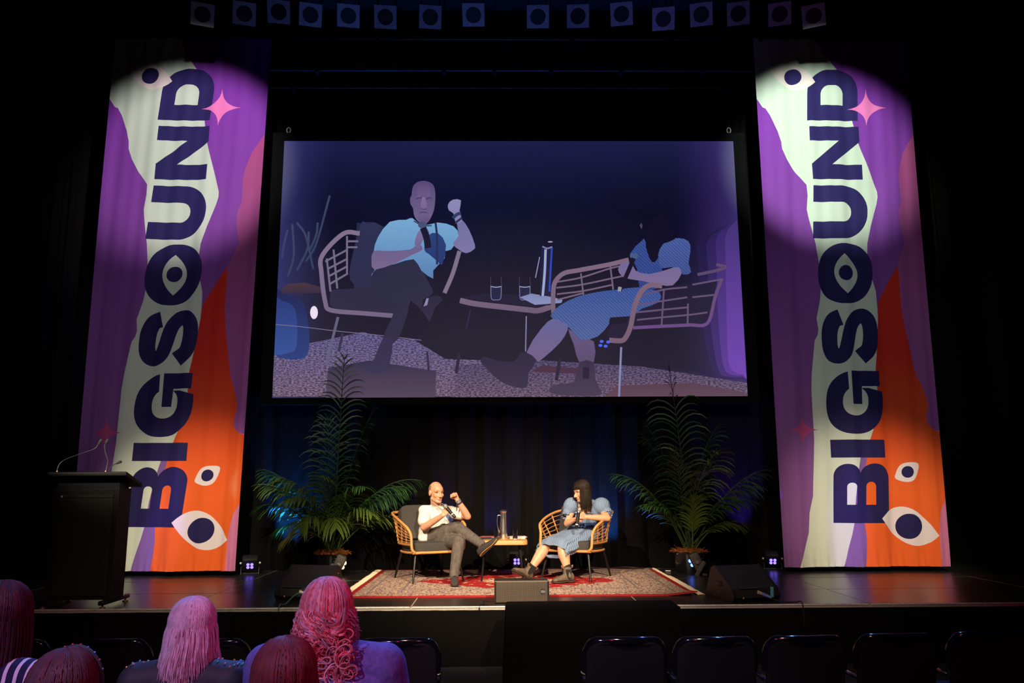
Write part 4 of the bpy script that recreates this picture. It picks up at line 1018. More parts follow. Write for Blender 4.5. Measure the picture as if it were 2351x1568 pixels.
def connector(x, y, rz, label):
    o = MB().lathe([(.008, 0), (.011, .01), (.011, .05), (.013, .052), (.013, .075), (.004, .078)], (0, 0, 0), 10, M=Matrix.Rotation(R_(90), 3, 'Y')).build('cable_connector', M_screw); o.location = (x, y, SZ+.014); o.rotation_euler = (0, 0, rz); tag(o, label, 'connector')
connector(2.02, 11.72, .3, 'silver cable connector lying at the back right corner of the rug')
connector(2.26, 11.42, -.2, 'silver cable connector lying in front of the right palm pot')

# ---- lectern with gooseneck microphones
LX0, LX1 = py(112, 1250, 8.52).x, py(264, 1250, 8.52).x; LW = LX1-LX0; LCX = (LX0+LX1)/2
lec = thing('lectern', 'black lectern with sloping top on two splayed feet at stage left', 'lectern', (LCX, 8.72, SZ))
M_lec = mat('lectern_black', (.012, .0105, .009), .6, scale=60, var=.2)
M_lecp = mat('lectern_panel', (.020, .0175, .0145), .75, scale=200, var=.25)
b = MB(); b.box((0, -.05, .63), (LW, .26, 1.12), bev=.006); b.build('body', M_lec, lec, smooth=False)
b = MB(); b.box((.0, -.186, .62), (LW-.12, .012, 1.02), bev=.003); b.build('front_panel', M_lecp, lec, smooth=False)
for s in (-1, 1): MB().box((s*(LW/2-.025), -.19, .63), (.05, .02, 1.12), bev=.004).build('corner_post', M_lec, lec, smooth=False)
b = MB(); b.box((0, -.19, 1.115), (LW-.12, .016, .03)); b.build('top_strip', mat('lectern_strip', (.035, .03, .025), .5), lec, smooth=False)
b = MB(); b.box((-LW/2+.09, -.2, 1.112), (.016, .01, .02)); b.build('white_tag', mat('white_tag', (.8, .76, .7), .5), lec, smooth=False)
M = Matrix.Rotation(R_(-17), 3, 'X')
b = MB(); b.box((0, -.015, 1.285), (LW+.13, .42, .045), M, bev=.006); b.build('reading_board', M_lec, lec, smooth=False)
b = MB(); b.box((0, -.215, 1.352), (LW+.13, .012, .014)); b.build('board_lip', mat('lectern_lip', (.10, .09, .075), .4), lec, smooth=False)
b = MB(); b.box((0, -.05, 1.20), (LW-.04, .22, .10)); b.build('neck_box', M_black, lec, smooth=False)
for s in (-1, 1):
    fx = s*(LW/2-.04)
    b = MB(); b.box((fx, -.03, .055), (.06, .60, .045), bev=.015); b.build('foot', M_blackmetal, lec)
    for yy in (-.28, .22):
        b = MB(); b.lathe([(.028, 0), (.03, .006), (.028, .014), (.010, .016), (.010, .034)], (fx, yy, 0), 12); b.build('levelling_pad', M_screw, lec)
def goose(name, pts, label, cat):
    og = Vector(pts[0]); t = thing(name, label, cat, og); pp = spline([Vector(q) for q in pts], 8)
    MB().tube(pp[:4], .010, 8).build('base_stem', mat('brass_stem', (.45, .32, .18), .35, .7), t, origin=og)
    MB().tube(pp[3:], .0045, 6).build('gooseneck', mat('dull_steel', (.16, .18, .2), .4, .7), t, origin=og)
    d = (pp[-1]-pp[-3]).normalized(); MB().capsule(pp[-1], pp[-1]+d*.045, .010, .016).build('head', mat('mic_foam', (.05, .05, .05), .9), t, origin=og)
    return t
def lp(x, y, Y): return py(x, y, Y)
zt = SZ+1.36
def gp(pts, Y0, Y1, base_y):
    out = []
    for i, q in enumerate(pts):
        out.append(py(*q, Y0+(Y1-Y0)*i/(len(pts)-1)))
    return out
goose('gooseneck_microphone', gp([(130, 1088), (134, 1070), (148, 1056), (190, 1040), (217, 1030), (226, 1019)], 8.60, 8.75, 0), 'long gooseneck microphone bending right from the left of the lectern', 'microphone')
goose('gooseneck_microphone', gp([(241, 1088), (245, 1071), (247, 1057), (242, 1040), (240, 1024), (243, 1017)], 8.60, 8.75, 0), 'upright gooseneck microphone at the right of the lectern', 'microphone')
goose('reading_lamp', gp([(249, 1088), (251, 1078), (258, 1069), (268, 1064)], 8.62, 8.75, 0), 'short gooseneck reading lamp on the right corner of the lectern', 'lamp')

# ---- covered box in the pit, in front of the stage edge
pit = thing('pit_box', 'wide low box under black cloth in front of the stage edge', 'covered box', (.87, 7.9, 0))
bx0, bx1 = py(1160, 1385, 8.0).x, py(1548, 1380, 8.0).x
b = MB(); ring = rrect(bx0-.87, -.22, bx1-.87, .22, .03, n=4); rings = []
for z, e in ((.0, .03), (.3, .015), (.63, 0), (.652, -.006), (.66, -.02)):
    rings.append([(x*(1+e/.85), y*(1+e/.2)+.01*math.sin(x*22)*(1-z/.66), z) for x, y in ring])
b.loft(rings); b.build('cloth_cover', M_drape, pit)

# ---- row of par cans along the top
M_can = mat('can_black', (.014, .014, .016), .4, .4); M_gel = mat('gel_frame', (.30, .31, .34), .45, .2, scale=30)
M_lens = mat_glass('lamp_lens', (.7, .75, .8), .06, 1.5)
PAR_Y = 9.9
parx = [(465, 33), (561, 31), (640, 27), (713, 34), (800, 36), (885, 39), (988, 39), (1087, 34), (1235, 38), (1327, 37), (1427, 32), (1523, 43), (1610, 33), (1695, 31), (1790, 32), (1868, 36)]
ords = ['first', 'second', 'third', 'fourth', 'fifth', 'sixth', 'seventh', 'eighth', 'ninth', 'tenth', 'eleventh', 'twelfth', 'thirteenth', 'fourteenth', 'fifteenth', 'sixteenth']
zp = py(1175, 20, PAR_Y).z+.42
lb = bar('lamp_bar', -5.6, 5.8, PAR_Y+.25, zp, .028, 'lighting bar carrying the row of lamps at the top', (-5, -2.5, 0, 2.5, 5))
def par(q, i):
    c = py(q[0], q[1], PAR_Y); aim = Vector((c.x*.35+.35*math.sin(i*2.4), 1.8+.8*math.cos(i*1.7), 1.0))-c; aim.normalize()
    Mq = aim.to_track_quat('-Y', 'Z').to_matrix(); M4 = Mq
    t = thing('par_can', 'square-framed lamp on the top bar, %s from the left' % ords[i], 'stage light', c, 0, 'lamps along the top bar')
    b = MB(); b.lathe([(.05, .42), (.085, .36), (.105, .12), (.115, .02), (.125, .0)], (0, 0, 0), 20, M=Mq @ Matrix.Rotation(R_(-90), 3, 'X')); b.build('can', M_can, t)
    sq = .150; b = MB(); outer = [(-sq, -sq), (0, -sq), (sq, -sq), (sq, 0), (sq, sq), (0, sq), (-sq, sq), (-sq, 0)]
    n_ = 32; ins = [(.105*math.cos(2*PI*k/n_), .105*math.sin(2*PI*k/n_)) for k in range(n_)]
    ou = []
    for k in range(n_):
        a = 2*PI*k/n_; m_ = max(abs(math.cos(a)), abs(math.sin(a))); ou.append((sq*math.cos(a)/m_, sq*math.sin(a)/m_))
    vs = [Mq @ Vector((x, yy, z)) for yy in (-.012, -.004) for x, z in ou+ins]; fs = []
    for k in range(n_):
        k2 = (k+1) % n_; fs += [[k, k2, n_+k2, n_+k], [2*n_+k, 3*n_+k, 3*n_+k2, 2*n_+k2], [k, 2*n_+k, 2*n_+k2, k2]]
    b.add(vs, fs); b.build('gel_frame', M_gel, t, smooth=False)
    b = MB(); b.sphere(Mq @ Vector((0, .05, 0)), (.108, .045, .108), 20, 10, M=Mq); b.build('lens', mat('lens_dark_glass', (.03, .035, .05), .05, .2, spec=1), t)
    b = MB(); b.tube([Mq @ Vector((-.125, .15, 0)), Mq @ Vector((-.125, .15, .0))+Vector((0, .04, .26)), Vector((0, .25, zp-c.z))*.9+Vector((0, 0, 0)), Mq @ Vector((.125, .15, 0))+Vector((0, .04, .26)), Mq @ Vector((.125, .15, 0))], .009, 6); b.build('yoke', M_can, t)
    MB().box((0, .25, zp-c.z), (.05, .08, .09), bev=.01).build('hook_clamp', M_can, t)
for i, q in enumerate(parx): par(q, i)

# ---- hall chairs
M_chair = mat('glossy_black_plastic', (.006, .006, .009), .10, spec=.9, scale=30); M_seat = mat('dark_seat_fabric', (.0025, .0025, .004), .95, scale=150)
def hall_chair(label):
    t = thing('hall_chair', label, 'chair', group='empty black chairs in the hall')
    # faces +y (the stage); back at -y
    def panel(w, z0, z1, y0, y1, th, r, nseg=10):
        b = MB(); rings = []
        out = rrect(-w/2, z0, w/2, z1, r, 'abcd' if r else '', 8)
        def pos(x, z, k): f = (z-z0)/(z1-z0); return (x, y0+(y1-y0)*f+.05*(x/(w/2))**2-.02+k, z)
        for k, e in ((-th/2, .94), (-th*.35, 1), (th*.35, 1), (th/2, .94)):
            cz = (z0+z1)/2; rings.append([pos(x*e, cz+(z-cz)*(e*.5+.5), k) for x, z in out])
        b.loft(rings); return b
    panel(.47, .50, .845, -.20, -.255, .035, .085).build('back_panel', M_seat, t)
    b = MB(); pts = [(-.235, -.17, .66), (-.238, -.185, .76), (-.20, -.215, .838), (-.12, -.245, .852), (0, -.262, .853), (.12, -.245, .852), (.20, -.215, .838), (.238, -.185, .76), (.235, -.17, .66)]
    b.tube(spline(pts, 6), .026, 12); b.build('top_rim', M_chair, t)
    b = MB(); cushion(b, (0, .03, .45), (.45, .43, .06)); b.build('seat', M_seat, t)
    for s in (-1, 1):
        MB().tube(spline([(s*.228, -.18, .70), (s*.225, -.15, .45), (s*.225, -.24, .0)], 6), .012, 8).build('leg', M_blackmetal, t)
        MB().tube([(s*.215, -.14, .43), (s*.215, .21, .43), (s*.225, .25, 0)], .012, 8).build('leg', M_blackmetal, t)
        MB().box((s*.235, -.02, .60), (.03, .25, .02), bev=.006).build('arm_pad', M_chair, t)
        MB().tube([(s*.235, -.16, .60), (s*.235, .09, .59), (s*.222, .09, .43)], .009, 6).build('arm_strut', M_blackmetal, t)
    MB().tube([(-.215, .2, .25), (.215, .2, .25)], .008, 6).build('crossbar', M_blackmetal, t)
    return t
spots_c = [(-3.018, 5.12, 'empty hall chair in the front row, behind the leftmost head'), (-2.41, 5.12, 'empty hall chair in the front row between the leftmost head and the pink hair'), (-1.80, 5.10, 'empty hall chair in the front row just behind the pink hair'),
           (-.64, 5.08, 'empty hall chair in the front row right of the denim jacket'), (-1.22, 5.09, 'empty hall chair in the front row behind the red-haired head'), (.745, 5.06, 'empty front-row hall chair, leftmost of the five on the right'), (1.296, 5.05, 'empty front-row hall chair, second of the five on the right'), (1.85, 5.06, 'empty front-row hall chair, middle of the five on the right'),
           (2.43, 5.10, 'empty front-row hall chair, fourth of the five on the right'), (3.03, 5.14, 'empty front-row hall chair, rightmost of the five on the right'), (3.62, 5.2, 'hall chair cut off by the right picture edge in the front row'),
           (1.86, 3.80, 'hall chair whose top just shows at the bottom edge, left of the two'), (2.43, 3.82, 'hall chair whose top just shows at the bottom edge, right of the two')]
hc = None
for x, y, lab in spots_c:
    if hc is None:
        hc = hall_chair(lab); hc.location = (x, y+.25, 0)
    else: dup(hc, (x, y+.25, 0), 0, lab)
# ================================================================== PEOPLE
def blob(name, prims, vox, m, parent, origin, smooth_it=3, fac=.5):
    b = MB()
    for q in prims:
        k = q[0]
        if k == 'c': b.capsule(q[1], q[2], q[3], q[4])
        elif k == 'e': b.sphere(q[1], q[2], 20, 14, q[3] if len(q) > 3 else None)
        elif k == 'l': b.loft(q[1])
        elif k == 'chain':
            for i in range(len(q[1])-1): b.capsule(q[1][i], q[1][i+1], q[2][i], q[2][i+1])
    o = b.build(name, m, None, origin=origin)
    r = o.modifiers.new('r', 'REMESH'); r.mode = 'VOXEL'; r.voxel_size = vox; r.use_smooth_shade = True
    s = o.modifiers.new('s', 'SMOOTH'); s.iterations = smooth_it; s.factor = fac
    dg = bpy.context.evaluated_depsgraph_get(); me = bpy.data.meshes.new_from_object(o.evaluated_get(dg))
    o.modifiers.clear(); old = o.data; o.data = me; bpy.data.meshes.remove(old)
    if not me.materials: me.materials.append(m if not isinstance(m, (list, tuple)) else m[0])
    me.polygons.foreach_set('use_smooth', [True]*len(me.polygons))
    if parent: o.parent = parent
    return o
def ring(c, ax, ay, n=24, p=2.4):
    c = Vector(c); ax = Vector(ax); ay = Vector(ay); out = []
    for k in range(n):
        a = 2*PI*k/n; ca, sa = math.cos(a), math.sin(a)
        out.append(c+ax*math.copysign(abs(ca)**(2/p), ca)+ay*math.copysign(abs(sa)**(2/p), sa))
    return out
def frame(fwd, up=(0, 0, 1)):
    f = Vector(fwd).normalized(); x = f.cross(Vector(up)).normalized(); u = x.cross(f)
    return Matrix((x, f, u)).transposed()      # local x right, y forward, z up
def head_prims(c, Mh, s, neck_to, neck_r=(.052, .058), female=False):
    P = lambda x, y, z: Vector(c)+Mh @ (Vector((x, y, z))*s)
    e = lambda p, r: ('e', P(*p), tuple(v*s for v in r), Mh)
    pr = [e((0, -.015, .030), (.076, .096, .090)), e((0, .018, -.028), (.062, .074, .084)), e((0, .04, .035), (.060, .058, .055))]
    jw = .88 if female else 1
    for sd in (-1, 1):
        pr += [('c', P(sd*.050*jw, .005, -.062), P(sd*.012, .066, -.098), .022*s, .020*s), e((sd*.036, .060, -.028), (.026, .024, .026)), e((sd*.079, -.012, -.006), (.010, .022, .034)), ('c', P(sd*.012, .078, .020), P(sd*.046, .068, .018), .012*s, .011*s), ('e', P(sd*.013, .098, -.042), (.010*s,)*3)]
    pr += [e((0, .070, -.100), (.022, .018, .018)), ('c', P(0, .084, .006), P(0, .112, -.036), .0095*s, .0135*s), ('c', P(-.016, .082, -.068), P(.016, .082, -.068), .011*s, .011*s)]
    nk = Vector(neck_to); pr += [('c', P(0, -.028, -.06), nk, neck_r[0]*s, neck_r[1]*s)]
    return pr
def face_parts(c, Mh, s, parent, og, brow, lip, iris=(.03, .02, .015), closed=False):
    P = lambda x, y, z: Vector(c)+Mh @ (Vector((x, y, z))*s)
    for sd in (-1, 1):
        if not closed:
            MB().sphere(P(sd*.031, .0715, .002), .0112*s, 12, 8).build('eye', mat('eye_white', (.45, .33, .27), .4), parent, origin=og)
            MB().sphere(P(sd*.031+.004, .0805, .001), .0052*s, 10, 6).build('iris', mat('iris_dark', iris, .2), parent, origin=og)
        MB().tube([P(sd*.017, .0855, .002+.010), P(sd*.033, .0855, .002+.0135), P(sd*.050, .076, .009)], .0035*s, 5).build('eyelid', mat('lid_line', srgb(120, 70, 54), .6), parent, origin=og)
        MB().tube([P(sd*.014, .090, .022), P(sd*.034, .089, .029), P(sd*.053, .077, .022)], [.003*s, .0035*s, .002*s], 6).build('eyebrow', brow, parent, origin=og)
    MB().tube([P(-.021, .084, -.067), P(-.01, .0915, -.064), P(0, .0925, -.065), P(.01, .0915, -.064), P(.021, .084, -.067)], [.002*s, .004*s, .004*s, .004*s, .002*s], 6).build('lip', lip, parent, origin=og)
    MB().tube([P(-.02, .084, -.071), P(0, .092, -.0755), P(.02, .084, -.071)], [.002*s, .0048*s, .002*s], 6).build('lip', lip, parent, origin=og)
def hand_prims(w, f, nrm, thumb, s=1.0, curl=(60, 70, 45), tcurl=.5, spread=0.0):
    """w wrist, f towards knuckles, nrm the way the palm faces, thumb = side (+1/-1) along f x nrm"""
    f = Vector(f).normalized(); nrm = Vector(nrm); nrm = (nrm-f*nrm.dot(f)).normalized(); sd = f.cross(nrm)*thumb
    w = Vector(w); pr = []; kn = []
    for i, o in enumerate((.030, .010, -.010, -.029)):
        k = w+f*(.088-.004*abs(i-1))*s+sd*o*s; kn.append(k)
        pr.append(('c', w+sd*o*.62*s+f*.012*s, k, .0145*s, .0115*s))
    for i, k in enumerate(kn):
        Ls = ((.040, .024, .019), (.044, .027, .020), (.041, .025, .020), (.033, .020, .017))[i]; d = f+sd*(.5-i/3)*spread; p = k
        ax = d.cross(nrm)
        for j, (L_, c_) in enumerate(zip(Ls, curl)):
            d = Matrix.Rotation(R_(c_+4*i), 3, ax) @ d; d.normalize(); q = p+d*L_*s
            pr.append(('c', p, q, (.0102-.0011*j)*s, (.0095-.0011*j)*s)); p = q
    t0 = w+sd*.024*s+f*.022*s; d = (f*.62+sd*.62+nrm*.42).normalized(); t1 = t0+d*.044*s
    d2 = (f*(.8-.2*tcurl)+nrm*(.3+.7*tcurl)-sd*(.1+.5*tcurl)).normalized(); t2 = t1+d2*.032*s; t3 = t2+(d2+nrm*.3*tcurl-sd*.3*tcurl).normalized()*.026*s
    pr += [('c', t0, t1, .0150*s, .0118*s), ('c', t1, t2, .0116*s, .0102*s), ('c', t2, t3, .0100*s, .0086*s)]
    return pr
def mat_skin(name, col, red):
    if name in MATS: return MATS[name]
    m = mat(name, col, .5, var=.08, scale=25, bump=.03); p = m.node_tree.nodes['Principled BSDF']
    p.inputs['Subsurface Weight'].default_value = .12; p.inputs['Subsurface Radius'].default_value = (.02, .008, .004); p.inputs['Subsurface Scale'].default_value = .3
    return m
def J(a, b, Y): return py(880+a/4.2745, 1080+b/4.2745, Y)
def microphone(head, tail, label):
    head = Vector(head); tail = Vector(tail); og = tail; t = thing('handheld_microphone', label, 'microphone', og); d = (tail-head).normalized(); L_ = (tail-head).length
    Mq = d.to_track_quat('Z', 'Y').to_matrix()
    MB().sphere(head+d*.028, (.030, .030, .033), 16, 12, Mq).build('grille_ball', mat('mic_grille', (.42, .40, .37), .38, .8, scale=400, var=.4, bump=.5), t, origin=og)
    MB().lathe([(.024, .052), (.028, .055), (.028, .066), (.024, .069)], head, 18, M=Mq).build('collar_ring', mat('mic_collar', (.5, .48, .45), .3, .9), t, origin=og)
    MB().lathe([(.023, .069), (.0215, .09), (.0185, L_-.05), (.0190, L_-.008), (.014, L_)], head, 18, M=Mq).build('handle', mat('mic_body', (.012, .012, .013), .35), t, origin=og)
    MB().lathe([(.0196, L_-.062), (.0196, L_-.048)], head, 18, M=Mq).build('marker_band', mat('mic_band', (.6, .58, .55), .5), t, origin=og)
    return t

# ------------------------------------------------------------------ the man
og = Vector((-.62, 10.35, SZ+.012))
man = thing('person', 'man in white T-shirt and dark grey jeans sitting cross-legged with one fist raised', 'person', og)
SKM = mat_skin('skin_light_ruddy', srgb(222, 158, 126), 1)
M_shirt = mat('white_cotton', srgb(232, 226, 216), .9, scale=45, var=.06, bump=.25)
M_jean = mat('dark_grey_denim', srgb(92, 84, 78), .9, scale=28, var=.28, bump=.3, stretch=(1, 1, .5))
M_shoe = mat('dark_grey_knit', srgb(58, 54, 52), .85, scale=140, var=.25, bump=.2); M_sole = mat('shoe_sole', srgb(52, 47, 42), .7); M_org = mat('orange_trim', srgb(240, 150, 50), .5)
hc_ = J(520, 216, 10.60); hM = frame((.55, -.83, -.06), (-.03, 0, 1)); HS = 1.14
nb = J(520, 350, 10.66)
pel = J(480, 640, 10.72); che = J(520, 470, 10.72)
shR, elR, wrR = J(395, 392, 10.66), J(400, 560, 10.46), J(585, 440, 10.26)
shL, elL, wrL = J(668, 400, 10.74), J(828, 452, 10.58), J(726, 285, 10.50)
mh, mt = J(596, 336, 10.26), J(706, 462, 10.17)
axis = (mt-mh).normalized()
pr = head_prims(hc_, hM, HS, nb, (.056, .062))
pr += [('chain', [nb, che+Vector((0,.03,0)), pel], [.06, .085, .09]), ('c', nb+Vector((0, .02, -.03)), shR, .045, .045), ('c', nb+Vector((0, .02, -.03)), shL, .045, .045)]
pr += [('chain', [shR, shR.lerp(elR, .5), elR], [.056, .050, .044]), ('chain', [elR, elR.lerp(wrR, .3), wrR], [.046, .047, .029])]
pr += [('chain', [shL, shL.lerp(elL, .5), elL], [.056, .050, .044]), ('chain', [elL, elL.lerp(wrL, .35), wrL], [.046, .046, .029])]
fR = (J(648, 372, 10.235)-wrR).normalized()
pr += hand_prims(wrR, fR, Vector((.35, .9, -.25)), 1, 1.08, (48, 75, 50), .7)
fL = (J(690, 215, 10.47)-wrL).normalized()
pr += hand_prims(wrL+Vector((0, 0, .0)), fL, Vector((-.55, -.80, .1)), -1, 1.05, (80, 92, 60), .9)
hipR, knR, anR = J(455, 655, 10.66), J(728, 560, 10.36), J(962, 722, 10.16)
hipL, knL, anL = J(520, 672, 10.68), J(742, 700, 10.20), J(697, 1005, 10.06)
pr += [('chain', [pel, hipR, knR, anR], [.10, .085, .055, .036]), ('chain', [pel, hipL, knL, anL], [.10, .085, .055, .036])]
shH, shT, shU = J(972, 842, 10.15), J(1142, 676, 10.0), Vector((-.70, -.15, .70)); _d = (shT-shH).normalized(); shU = (shU-_d*shU.dot(_d)).normalized(); footL = J(690, 1105, 9.93)
pr += [('c', anR, shH+_d*.055+shU*.06, .036, .034), ('c', shH+_d*.055+shU*.055, shT-_d*.07+shU*.036, .032, .022), ('c', anL, J(697, 1070, 10.08), .036, .036), ('c', J(697, 1070, 10.08), J(690, 1115, 9.95), .034, .028)]
blob('body', pr, .0055, SKM, man, og, 2)
face_parts(hc_, hM, HS, man, og, mat('thin_brow', srgb(176, 122, 94), .8), mat('lip_tone', srgb(200, 126, 104), .5))
P = lambda x, y, z: hc_+hM @ (Vector((x, y, z))*HS)
# cropped grey hair at the sides of the head
b = MB(); vs = []; fs = []
nu, nv = 28, 8
for j in range(nv+1):
    for i in range(nu+1):
        az = R_(-192+204*i/nu); el = R_(-28+(56+14*math.sin(PI*i/nu))*j/nv)
        x = .0775*math.cos(el)*math.cos(az); y = -.015+.0985*math.cos(el)*math.sin(az); z = .030+.0915*math.sin(el)
        vs.append(P(x, y, z))
for j in range(nv):
    for i in range(nu): q = j*(nu+1)+i; fs.append([q, q+1, q+nu+2, q+nu+1])
b.add(vs, fs); b.build('cropped_hair', mat('stubble_hair', srgb(158, 110, 86), .95, scale=300, var=.3, bump=.4), man, origin=og)
# T-shirt
sw = (shL-shR).normalized(); fwd_m = Vector((.42, -.90, 0)).normalized()
pr = [('l', [ring(pel+Vector((0, 0, -.06)), sw*.17, fwd_m*.125), ring(pel+Vector((0, 0, .06)), sw*.178, fwd_m*.14), ring(pel.lerp(che, .6), sw*.178, fwd_m*.135), ring(che+Vector((0, 0, .03)), sw*.19, fwd_m*.125), ring(shR.lerp(shL, .5)+Vector((0, 0, .005)), sw*.19, fwd_m*.108), ring(nb+Vector((0, 0, -.012)), sw*.10, fwd_m*.09)])]
pr += [('c', shR+Vector((.02, 0, -.01)), shR.lerp(elR, .62), .078, .082), ('c', shL+Vector((-.02, 0, -.01)), shL.lerp(elL, .52), .076, .080), ('c', nb+Vector((0, 0, -.05)), shR, .062, .070), ('c', nb+Vector((0, 0, -.05)), shL, .062, .070)]
pr += [('c', J(395, 660, 10.60), J(410, 560, 10.60), .075, .07), ('c', J(560, 600, 10.56), J(600, 540, 10.56), .06, .06)]
blob('t_shirt', pr, .008, M_shirt, man, og, 4)
MB().tube([nb+Vector((0, 0, .004))+sw*.074*math.cos(a)+fwd_m*.068*math.sin(a)+Vector((0, 0, -.012*math.sin(a))) for a in [2*PI*k/24 for k in range(24)]], .009, 6, closed=True).build('neck_band', M_shirt, man, origin=og)
# jeans
pr = [('c', J(445, 650, 10.72), J(545, 655, 10.74), .115, .112), ('chain', [hipR, hipR.lerp(knR, .5), knR, knR.lerp(anR, .35), anR], [.108, .096, .078, .070, .056]), ('chain', [hipL, hipL.lerp(knL, .5), knL, knL.lerp(anL, .35), anL, anL.lerp(J(695, 1045, 10.05), .6)], [.108, .096, .080, .074, .058, .058])]
blob('jeans', pr, .008, M_jean, man, og, 3)
# shoes
def shoe(heel, toe, up, s, parent, og, m_up, m_sole, trim=None, laces=True, high=0.0):
    heel = Vector(heel); toe = Vector(toe); d = (toe-heel); L_ = d.length; d.normalize(); up = Vector(up); up = (up-d*up.dot(d)).normalized(); sd = d.cross(up)
    def rg(t, w, h0, h1, n=16): return ring(heel+d*L_*t+up*(h0+h1)/2, sd*w/2, up*(h1-h0)/2, n, 2.6)
    b = MB(); b.loft([rg(-.02, .045, .03, .075), rg(.04, .070, .018, .105), rg(.22, .078, .016, .112+high), rg(.40, .084, .016, .098), rg(.60, .094, .016, .078), rg(.80, .094, .016, .060), rg(.94, .074, .016, .046), rg(1.0, .040, .018, .036)]); b.build('shoe', m_up, parent, origin=og)
    b = MB(); b.loft([rg(-.035, .050, .004, .030), rg(.04, .080, 0, .030), rg(.3, .080, 0, .026), rg(.62, .102, 0, .024), rg(.84, .100, .002, .024), rg(.97, .076, .008, .028), rg(1.03, .036, .014, .030)]); b.build('shoe_sole', m_sole, parent, origin=og)
    if trim:
        for s_ in (-1, 1):
            MB().tube([heel+d*L_*t+sd*s_*w/2+up*h for t, w, h in ((.0, .062, .030), (.2, .084, .040), (.4, .088, .036), (.62, .104, .028), (.85, .100, .028), (.98, .070, .032))], .0042, 5).build('trim_line', trim, parent, origin=og)
    if laces:
        for k in range(4):
            t = .34+.09*k; h = .112-.018*k
            MB().tube([heel+d*L_*t+sd*-.032+up*(h-.016), heel+d*L_*(t+.02)+up*h, heel+d*L_*(t+.04)+sd*.032+up*(h-.016)], .0038, 5).build('lace', mat('dark_lace', (.03, .028, .027), .8), parent, origin=og)
upR = (knR-anR).normalized()
shoe(shH, shT, shU, 1, man, og, M_shoe, M_sole, M_org)
fl = SZ+.0135
hl = J(697, 1075, 10.10); tl = J(690, 1150, 9.87)
shoe((hl.x+.005, 10.09, fl), (tl.x+.015, 9.82, fl), (0, 0, 1), 1, man, og, M_shoe, M_sole)
# wrist bands, lanyard and badge
def band(c, d, r, w, m, parent, og, nm='wrist_band'):
    d = Vector(d).normalized(); Mq = d.to_track_quat('Z', 'Y').to_matrix()
    MB().lathe([(r, -w/2), (r+.004, -w/2), (r+.004, w/2), (r, w/2)], c, 18, M=Mq).build(nm, m, parent, origin=og)
band(wrL.lerp(elL, .06), elL-wrL, .032, .026, mat('grey_band', srgb(120, 130, 128), .6), man, og)
band(wrL.lerp(elL, .19), elL-wrL, .036, .020, mat('blue_black_band', srgb(40, 46, 70), .6, var=.5, scale=120), man, og)
MB().tube(spline([wrL.lerp(elL, .2)+Vector((-.03, -.02, -.0)), J(722, 350, 10.5), J(718, 400, 10.5)], 5), .006, 6).build('band_tail', mat('blue_black_band', srgb(40, 46, 70), .6), man, origin=og)
M_lan = mat('lanyard_teal', srgb(110, 140, 140), .7, var=.5, scale=90)
for pts in ([J(476, 318, 10.60), J(500, 335, 10.545), J(560, 372, 10.525), J(610, 420, 10.53), J(648, 490, 10.52)], [J(565, 320, 10.60), J(610, 350, 10.56), J(650, 420, 10.55), J(662, 490, 10.53)]):
    MB().tube(spline(pts, 6), .0055, 6).build('lanyard', M_lan, man, origin=og)
b = MB(); q = [J(612, 450, 10.515), J(640, 425, 10.515), J(686, 490, 10.50), J(660, 522, 10.50)]; nn = (q[1]-q[0]).cross(q[2]-q[0]).normalized()*.003
b.add([v+nn for v in q]+[v-nn for v in q], [[0, 1, 2, 3], [7, 6, 5, 4], [0, 4, 5, 1], [1, 5, 6, 2], [2, 6, 7, 3], [3, 7, 4, 0]]); b.build('badge', mat('badge_blue', srgb(52, 66, 120), .4, var=.6, scale=60), man, smooth=False, origin=og)
microphone(mh, mt, 'black handheld microphone the man holds to his chin')

# ------------------------------------------------------------------ the woman
og = Vector((.62, 10.40, SZ+.012))
wom = thing('person', 'woman in blue puff-sleeved dress and ankle boots sitting with a microphone', 'person', og)
SKW = mat_skin('skin_fair', srgb(226, 166, 130), 1)
md = bpy.data.materials.new('striped_blue_seersucker'); md.use_nodes = True; n = md.node_tree.nodes; l = md.node_tree.links; p = n['Principled BSDF']; p.inputs['Roughness'].default_value = .9
tc = n.new('ShaderNodeTexCoord'); mp = n.new('ShaderNodeMapping'); mp.inputs['Rotation'].default_value = (0, R_(14), R_(24)); l.new(tc.outputs['Object'], mp.inputs[0])
wv = n.new('ShaderNodeTexWave'); wv.bands_direction = 'X'; wv.inputs['Scale'].default_value = 22; wv.inputs['Distortion'].default_value = 1.2; wv.inputs['Detail Scale'].default_value = 3; l.new(mp.outputs[0], wv.inputs[0])
rp = n.new('ShaderNodeValToRGB'); rp.color_ramp.elements[0].color = (*srgb(84, 112, 150), 1); rp.color_ramp.elements[1].color = (*srgb(150, 168, 192), 1); l.new(wv.outputs['Fac'], rp.inputs[0]); l.new(rp.outputs[0], p.inputs['Base Color'])
bn = n.new('ShaderNodeBump'); bn.inputs['Strength'].default_value = .25; bn.inputs['Distance'].default_value = .01; l.new(wv.outputs['Fac'], bn.inputs['Height']); l.new(bn.outputs[0], p.inputs['Normal'])
M_dress = md; M_belt = mat('navy_belt', srgb(24, 52, 100), .7, scale=60)
WS = 1.06
hc_ = J(1945, 205, 10.58); hM = frame((-.86, -.44, -.26), (-.10, -.02, 1))
nb = J(1975, 345, 10.66)
pel = J(2010, 640, 10.78); che = J(1990, 440, 10.72); wai = J(2000, 535, 10.74)
shR, elR, wrR = J(1868, 350, 10.72), J(1803, 520, 10.56), J(1880, 480, 10.40)
shL, elL, wrL = J(2120, 355, 10.60), J(2200, 468, 10.40), J(1990, 458, 10.33)
mh, mt = J(1926, 362, 10.30), J(1893, 574, 10.27)
pr = head_prims(hc_, hM, WS, nb, (.044, .050), True)
